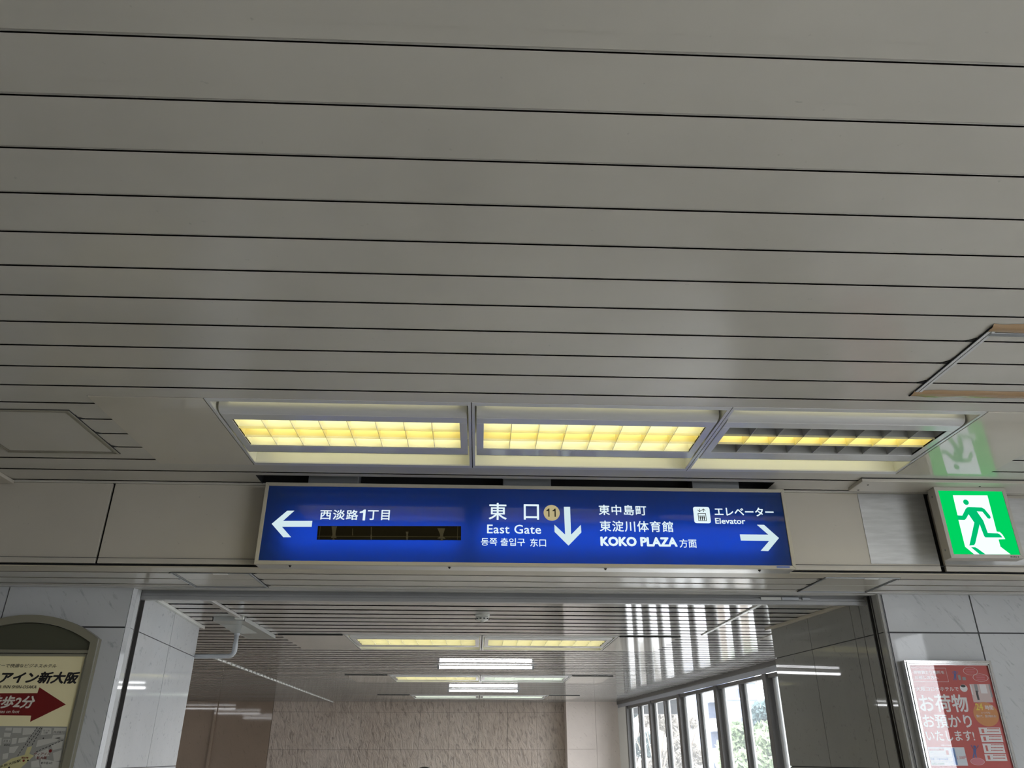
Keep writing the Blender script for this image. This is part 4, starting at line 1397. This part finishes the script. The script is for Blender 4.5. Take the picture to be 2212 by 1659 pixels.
def mtext(s, p0, p1, m='black', bold=0.0, shear=0.0, y=None, ang=0.0):
    y = y or yb_
    return lettering(s, pxbox(cm(*p0), cm(*p1), y), y, m, sheet2, bold, shear, 1.0, ang)


def mpoly(pts, m, name, y=None):
    y = y or ya
    return shape(pts, cm, y, m, sheet2, name, 0.0003)


mtext('ルーミーで快適なビジネスホテル', (-135, 556), (594, 600), bold=0.006, shear=0.2)
mtext('ヴィアイン新大阪', (-262, 636), (822, 770), bold=0.042, shear=0.2)
mtext('VIA INN SHIN-OSAKA', (-42, 784), (382, 820), bold=0.004, shear=0.2)
mpoly([(-620, 870), (395, 868), (417, 806), (697, 988), (318, 1172), (330, 1106), (-660, 1095)], 'm_red', 'arrow')
mtext('徒歩2分', (-110, 893), (352, 1030), 'm_white', 0.03, 0.2)
mtext('2 minutes on foot', (-125, 1044), (202, 1080), 'm_white', 0.006, 0.2)
mpoly([(-620, 1212), (712, 1222), (640, 1659), (555, 2150), (-760, 2150)], 'm_road', 'map_ground')
blocks = [[(60, 1232), (130, 1232), (120, 1265), (55, 1262)], [(140, 1234), (230, 1236), (222, 1290), (132, 1288)], [(45, 1285), (118, 1290), (105, 1330), (40, 1330)],
          [(245, 1236), (385, 1240), (345, 1300), (238, 1312)], [(128, 1345), (180, 1340), (172, 1400), (120, 1410)], [(200, 1345), (300, 1330), (270, 1385), (190, 1395)],
          [(455, 1235), (545, 1240), (540, 1300), (430, 1310)], [(575, 1235), (700, 1238), (692, 1268), (570, 1262)], [(560, 1310), (685, 1305), (675, 1350), (550, 1345)],
          [(400, 1365), (640, 1335), (600, 1378), (380, 1440)], [(540, 1420), (665, 1370), (650, 1450), (560, 1470)], [(370, 1510), (510, 1450), (520, 1530), (380, 1570)],
          [(560, 1500), (650, 1470), (645, 1580), (570, 1590)], [(30, 1510), (90, 1500), (80, 1560), (25, 1570)], [(100, 1440), (200, 1425), (150, 1500), (95, 1500)],
          [(330, 1590), (410, 1575), (420, 1655), (330, 1659)], [(430, 1560), (640, 1600), (630, 1659), (440, 1659)], [(-100, 1340), (20, 1340), (10, 1420), (-100, 1420)]]
for q in blocks:
    mpoly(q, 'm_pale', 'map_block', y=ya-0.0001)
mpoly([(-60, 1680), (120, 1560), (260, 1520), (290, 1440), (340, 1430), (310, 1510), (360, 1530), (220, 1659), (0, 1720)], 'm_yel', 'station_area', y=ya-0.0002)
for (p, q) in (((395, 1225), (178, 1545)), ((430, 1228), (275, 1440)), ((445, 1232), (330, 1430)), ((380, 1490), (580, 1400)), ((580, 1400), (680, 1362)), ((520, 1432), (580, 1400))):
    b = MB()
    L = math.hypot(q[0]-p[0], q[1]-p[1]); n = max(2, int(L/34))
    nx, ny = -(q[1]-p[1])/L*3.2, (q[0]-p[0])/L*3.2
    for k in range(n):
        u0, u1 = k/n, (k+0.62)/n
        a = (p[0]+(q[0]-p[0])*u0, p[1]+(q[1]-p[1])*u0); d = (p[0]+(q[0]-p[0])*u1, p[1]+(q[1]-p[1])*u1)
        b.plate([at(*cm(*w), yb_) for w in ((a[0]-nx, a[1]-ny), (d[0]-nx, d[1]-ny), (d[0]+nx, d[1]+ny), (a[0]+nx, a[1]+ny))], yb_, 0.0003)
    b.build('railway_line', 'black', sheet2)


def mdot(c, r, m):
    x, z = at(*cm(*c), yc_); rr = abs(at(*cm(c[0]+r, c[1]), yc_)[0]-x)
    b = MB(); b.plate([(x+rr*math.cos(k*math.pi/12), z+rr*math.sin(k*math.pi/12)) for k in range(24)], yc_, 0.0003)
    b.build('map_dot', m, sheet2)


mdot((533, 1479), 17, 'm_red'); mdot((250, 1582), 12, 'm_red'); mdot((458, 1345), 7, 'black'); mdot((295, 1580), 8, 'black'); mdot((95, 1655), 10, 'black')
mtext('ヴィアイン', (362, 1495), (527, 1527), 'm_red', 0.012, 0.2, yc_)
mtext('新大阪', (390, 1536), (493, 1568), 'm_red', 0.012, 0, yc_)
mtext('現在地', (228, 1540), (297, 1563), 'm_red', 0.012, 0, yc_)
mpoly([(563, 1262), (670, 1262), (664, 1300), (560, 1300)], 'm_pale', 'map_tag', y=yb_); mtext('西淡路2', (570, 1268), (662, 1296), y=yc_)
mpoly([(34, 1358), (110, 1356), (106, 1390), (32, 1390)], 'm_pale', 'map_tag', y=yb_); mtext('宮原１', (40, 1361), (104, 1387), y=yc_)
mpoly([(425, 1590), (560, 1590), (555, 1624), (422, 1624)], 'm_pale', 'map_tag', y=yb_); mtext('東中島4北', (432, 1594), (553, 1621), y=yc_)
mtext('JR新大阪駅', (5, 1598), (212, 1632), 'black', 0.004, 0, yc_, 0.30)
mtext('日ノ出', (462, 1255), (520, 1272), y=yc_); mtext('公園', (462, 1278), (500, 1296), y=yc_)
mtext('郵便局', (45, 1408), (102, 1426), y=yc_)

# ------------------------------------------------------------------ outside the passage windows
GZ = -7.5
M['ground'] = paint('street_ground', (0.36, 0.36, 0.35), 0.8, 0.2, 0.0)
mb = MB(); mb.poly([(3, -60, GZ), (120, -60, GZ), (120, 160, GZ), (3, 160, GZ)])
struct(mb.build('ground', 'ground'))


def leaf_mat(name, a, c):
    m = mat(name, a, 0.6)
    col = ramp(m, noise(m, coords(m), 0.9, 3), [(0.35, a), (0.65, c)])
    setcol(m, col)
    t = m.node_tree; o = t.nodes['Material Output']
    tr = t.nodes.new('ShaderNodeBsdfTranslucent'); t.links.new(col, tr.inputs[0])
    mx = t.nodes.new('ShaderNodeMixShader'); mx.inputs[0].default_value = 0.5
    t.links.new(t.nodes['Principled BSDF'].outputs[0], mx.inputs[1]); t.links.new(tr.outputs[0], mx.inputs[2])
    t.links.new(mx.outputs[0], o.inputs[0])
    return m


M['leaf_g'] = leaf_mat('green_leaves', (0.10, 0.15, 0.07), (0.30, 0.36, 0.22))
M['leaf_a'] = leaf_mat('autumn_leaves', (0.22, 0.20, 0.165), (0.42, 0.39, 0.35))
M['leaf_d'] = leaf_mat('dark_leaves', (0.06, 0.095, 0.095), (0.15, 0.21, 0.21))
M['bark'] = mat('bark', (0.16, 0.13, 0.10), 0.8)


def tree(x, y, top, rad, m, lbl, leaf=0.16, n=5200, tall=1.0):
    t = thing('tree', lbl, 'tree', (x, y, GZ), 'trees outside the passage windows')
    b = MB(); zc = top-rad*tall
    b.path([(x, y, GZ), (x+0.1, y, GZ+(zc-GZ)*0.5), (x-0.05, y+0.1, zc)], 0.16, 10)
    for k in range(9):
        a = k*2.4; r = rad*0.75
        b.tube((x, y, zc-rad*tall*0.6+0.15*k), (x+r*math.cos(a), y+r*math.sin(a), zc+rad*tall*(0.1*k-0.3)), 0.05, 6, 0.02)
    b.build('trunk', 'bark', t)
    c = MB()
    lobes = []
    for k in range(26):
        a, u = random.uniform(0, 6.283), random.uniform(-1, 1)
        r = rad*(0.45+0.4*random.random())
        lobes.append((x+r*math.cos(a)*math.sqrt(1-u*u), y+r*math.sin(a)*math.sqrt(1-u*u), zc+r*u*tall, rad*random.uniform(0.22, 0.42)))
    for k in range(n):
        lx, ly, lz, lr = random.choice(lobes)
        d = Vector((random.gauss(0, 1), random.gauss(0, 1), random.gauss(0, 1))).normalized()*lr*random.uniform(0.65, 1.05)
        p = Vector((lx, ly, lz))+d
        u = Vector((random.gauss(0, 1), random.gauss(0, 1), random.gauss(0, 1))).normalized()
        w = u.orthogonal().normalized()
        s = leaf*random.uniform(0.6, 1.2)
        c.poly([p-u*s, p-w*s*0.45, p+u*s, p+w*s*0.45])
    c.build('crown', m, t)
    return t


def ray_xy(px, y):
    return at(px, 1600, y)[0]


tree(ray_xy(1640, 30), 30, 1.15, 1.5, 'leaf_g', 'leafy green tree in front of the apartment block, seen through the nearest panes', n=9000)
tree(ray_xy(1585, 34), 34, 1.25, 1.0, 'leaf_g', 'smaller green tree below the white balconies', n=6000)
tree(ray_xy(1672, 44), 44, 3.3, 1.3, 'leaf_d', 'dark tree right of the apartment block window column', n=6000, leaf=0.2, tall=1.6)
tree(ray_xy(1478, 52), 52, 4.3, 1.15, 'leaf_a', 'pale autumn tree left of the apartment block', n=6000, tall=3.0)
tree(ray_xy(1415, 40), 40, 4.3, 1.25, 'leaf_a', 'tall pale autumn tree behind the far panes', n=9000, tall=3.2)
tree(ray_xy(1362, 46), 46, 4.0, 1.2, 'leaf_d', 'grey-green tree at the last panes by the pillar', n=7000, tall=3.0)

# apartment block far beyond the trees
M['bld'] = paint('pale_blue_render', (0.12, 0.145, 0.205), 0.8, 0.06, 0.0)
M['bldwhite'] = mat('balcony_white', (0.34, 0.34, 0.34), 0.6)
M['bldglass'] = mat('apartment_glass', (0.045, 0.055, 0.085), 0.5)
M['bldshade'] = mat('balcony_recess', (0.05, 0.06, 0.09), 0.8)
bx0, bx1, byy = ray_xy(1576, 90), ray_xy(1648, 90), 90.0
bld = thing('apartment_building', 'pale blue apartment block with white balconies seen through the windows', 'building', ((bx0+bx1)/2, byy, GZ))
b = MB(); b.box(bx0, bx1, byy, byy+12, GZ, 16); b.box(bx0-1.6, bx0, byy+1.4, byy+12, GZ, 16); b.build('wall', 'bld', bld)
b = MB(); b.box(bx0-0.02, bx1+0.15, byy-0.12, byy, 7.30, 7.6); b.box(bx0-0.02, bx1+0.15, byy-0.12, byy, 5.55, 5.75); b.build('floor_band', 'bldwhite', bld)
for k in range(-2, 4):
    zz = 2.75+k*2.95
    wx = ray_xy(1617, byy)
    q = MB(); q.box(wx-0.62, wx+0.75, byy-0.05, byy+0.1, zz, zz+1.05); wo = q.build('window', 'bldglass', bld)
    q = MB(); q.frame(wx-0.66, wx+0.79, zz-0.04, zz+1.09, 0.07, byy-0.08, byy); q.box(wx-0.03, wx+0.05, byy-0.08, byy, zz, zz+1.05); q.build('sash', 'bldwhite', wo)
    q = MB(); q.box(bx0-1.55, bx0-0.0, byy+0.2, byy+1.4, zz-0.35, zz+0.95); q.build('balcony', 'bldwhite', bld)
    q = MB(); q.box(bx0-1.55, bx0-0.05, byy+1.36, byy+1.5, zz+0.98, zz+2.5); q.build('balcony_door', 'bldshade', bld)

# ------------------------------------------------------------------ someone walking ahead: only the top of the hair reaches into the frame
def skin(name, nodes, edges, m, parent, sub=2):
    """one continuous surface grown along a skeleton; nodes = {key: (x, y, z, radius)} measured from the feet"""
    keys = list(nodes)
    me = bpy.data.meshes.new(name)
    me.from_pydata([(HXP+nodes[k][0], HYP+nodes[k][1], nodes[k][2]) for k in keys], [(keys.index(a), keys.index(b)) for a, b in edges], [])
    o = bpy.data.objects.new(name, me); COL.objects.link(o)
    o.modifiers.new('skin', 'SKIN')
    sv = me.skin_vertices[0].data
    for i, k in enumerate(keys):
        r = nodes[k][3]
        sv[i].radius = (r, r) if not isinstance(r, tuple) else r
        sv[i].use_root = (i == 0)
    sd = o.modifiers.new('smooth', 'SUBSURF'); sd.levels = sub; sd.render_levels = sub
    me.materials.append(M[m])
    put(o, parent)
    return o


HYP = 4.3
HXP = at(917, 1656, HYP)[0]
HT = 1.5+at(917, 1656.2, HYP)[1]           # top of the hair above the floor
k = HT/1.60
M['skin'] = mat('skin', (0.50, 0.33, 0.25), 0.5)
M['hair'] = mat('black_hair', (0.012, 0.010, 0.010), 0.35)
M['coat'] = mat('dark_coat', (0.03, 0.032, 0.045), 0.7)
M['trousers'] = mat('grey_trousers', (0.06, 0.06, 0.065), 0.7)
M['shoe'] = mat('black_shoe', (0.012, 0.012, 0.012), 0.4)
per = thing('person', 'person with black hair, only the crown of the head at the bottom edge', 'person', (HXP, HYP, -1.5))
N = {'pelvis': (0, 0, 0.86*k, 0.115*k), 'waist': (0, 0, 1.0*k, 0.105*k), 'chest': (0, 0, 1.18*k, 0.125*k), 'collar': (0, 0, 1.30*k, 0.07*k), 'neck': (0, 0.005, 1.37*k, 0.045*k),
     'jaw': (0, 0.02, 1.43*k, 0.062*k), 'head': (0, 0.01, 1.50*k, 0.078*k), 'crown': (0, 0.0, 1.555*k, 0.045*k), 'nose': (0, 0.085*k, 1.465*k, 0.012*k)}
Eg = [('pelvis', 'waist'), ('waist', 'chest'), ('chest', 'collar'), ('collar', 'neck'), ('neck', 'jaw'), ('jaw', 'head'), ('head', 'crown'), ('jaw', 'nose')]
for sd, t_ in ((-1, 'l'), (1, 'r')):
    st = 0.12*sd                           # mid-stride
    N.update({'hip'+t_: (0.085*sd*k, 0, 0.80*k, 0.085*k), 'knee'+t_: (0.085*sd*k, 0.10*k*sd+0.03, 0.45*k, 0.058*k), 'ankle'+t_: (0.08*sd*k, 0.16*k*sd, 0.09*k, 0.036*k), 'toe'+t_: (0.085*sd*k, 0.16*k*sd+0.15*k, 0.04*k, 0.035*k),
              'shoulder'+t_: (0.165*sd*k, 0, 1.27*k, 0.055*k), 'elbow'+t_: (0.215*sd*k, -0.05*k*sd, 1.01*k, 0.042*k), 'wrist'+t_: (0.22*sd*k, 0.05*k-0.06*k*sd, 0.78*k, 0.027*k), 'palm'+t_: (0.215*sd*k, 0.07*k-0.06*k*sd, 0.71*k, 0.03*k),
              'thumb'+t_: (0.195*sd*k, 0.115*k-0.06*k*sd, 0.685*k, 0.010*k), 'ear'+t_: (0.082*sd*k, 0.0, 1.475*k, 0.014*k)})
    Eg += [('pelvis', 'hip'+t_), ('hip'+t_, 'knee'+t_), ('knee'+t_, 'ankle'+t_), ('ankle'+t_, 'toe'+t_), ('collar', 'shoulder'+t_), ('shoulder'+t_, 'elbow'+t_), ('elbow'+t_, 'wrist'+t_), ('wrist'+t_, 'palm'+t_), ('palm'+t_, 'thumb'+t_), ('head', 'ear'+t_)]
    for j, (dy, ln) in enumerate(((-0.026, 0.055), (-0.009, 0.068), (0.009, 0.072), (0.026, 0.064))):
        a, b_ = 'knuckle%d%s' % (j, t_), 'tip%d%s' % (j, t_)
        N[a] = (0.215*sd*k, (0.07+dy)*k-0.06*k*sd, 0.67*k, 0.0095*k); N[b_] = (0.203*sd*k, (0.075+dy)*k-0.06*k*sd, (0.67-ln)*k, 0.008*k)
        Eg += [('palm'+t_, a), (a, b_)]
body = skin('body', N, Eg, 'skin', per)
sub = lambda ks, g: {q: (N[q][0], N[q][1], N[q][2], N[q][3]+g) for q in ks}
skin('coat', sub(['waist', 'pelvis', 'chest', 'collar', 'shoulderl', 'elbowl', 'wristl', 'shoulderr', 'elbowr', 'wristr'], 0.016), [('pelvis', 'waist'), ('waist', 'chest'), ('chest', 'collar'), ('collar', 'shoulderl'), ('shoulderl', 'elbowl'), ('elbowl', 'wristl'), ('collar', 'shoulderr'), ('shoulderr', 'elbowr'), ('elbowr', 'wristr')], 'coat', per)
skin('trousers', sub(['pelvis', 'hipl', 'kneel', 'anklel', 'hipr', 'kneer', 'ankler'], 0.013), [('pelvis', 'hipl'), ('hipl', 'kneel'), ('kneel', 'anklel'), ('pelvis', 'hipr'), ('hipr', 'kneer'), ('kneer', 'ankler')], 'trousers', per)
for t_ in 'lr':
    skin('shoe', sub(['ankle'+t_, 'toe'+t_], 0.006), [('ankle'+t_, 'toe'+t_)], 'shoe', per)
b = MB()
rings = 9; seg = 28; cz = 1.50*k
R = HT-cz
G = []
for i in range(rings+1):
    ph = math.radians(4+i*13.5)
    G.append([b.vert((HXP+R*0.86*math.sin(ph)*math.cos(2*math.pi*j/seg), HYP-0.012+R*0.98*math.sin(ph)*math.sin(2*math.pi*j/seg)*(1 if math.sin(2*math.pi*j/seg) < 0 or i < 5 else 0.55+0.05*(9-i)), cz-1.5+R*math.cos(ph)*(1.0+0.012*math.sin(j*2.7)*(i < 4)))) for j in range(seg)])
for i in range(rings):
    for j in range(seg):
        b.f.append([G[i][j], G[i][(j+1) % seg], G[i+1][(j+1) % seg], G[i+1][j]])
b.f.append(G[0][::-1])
b.build('hair', 'hair', per, smooth=True)
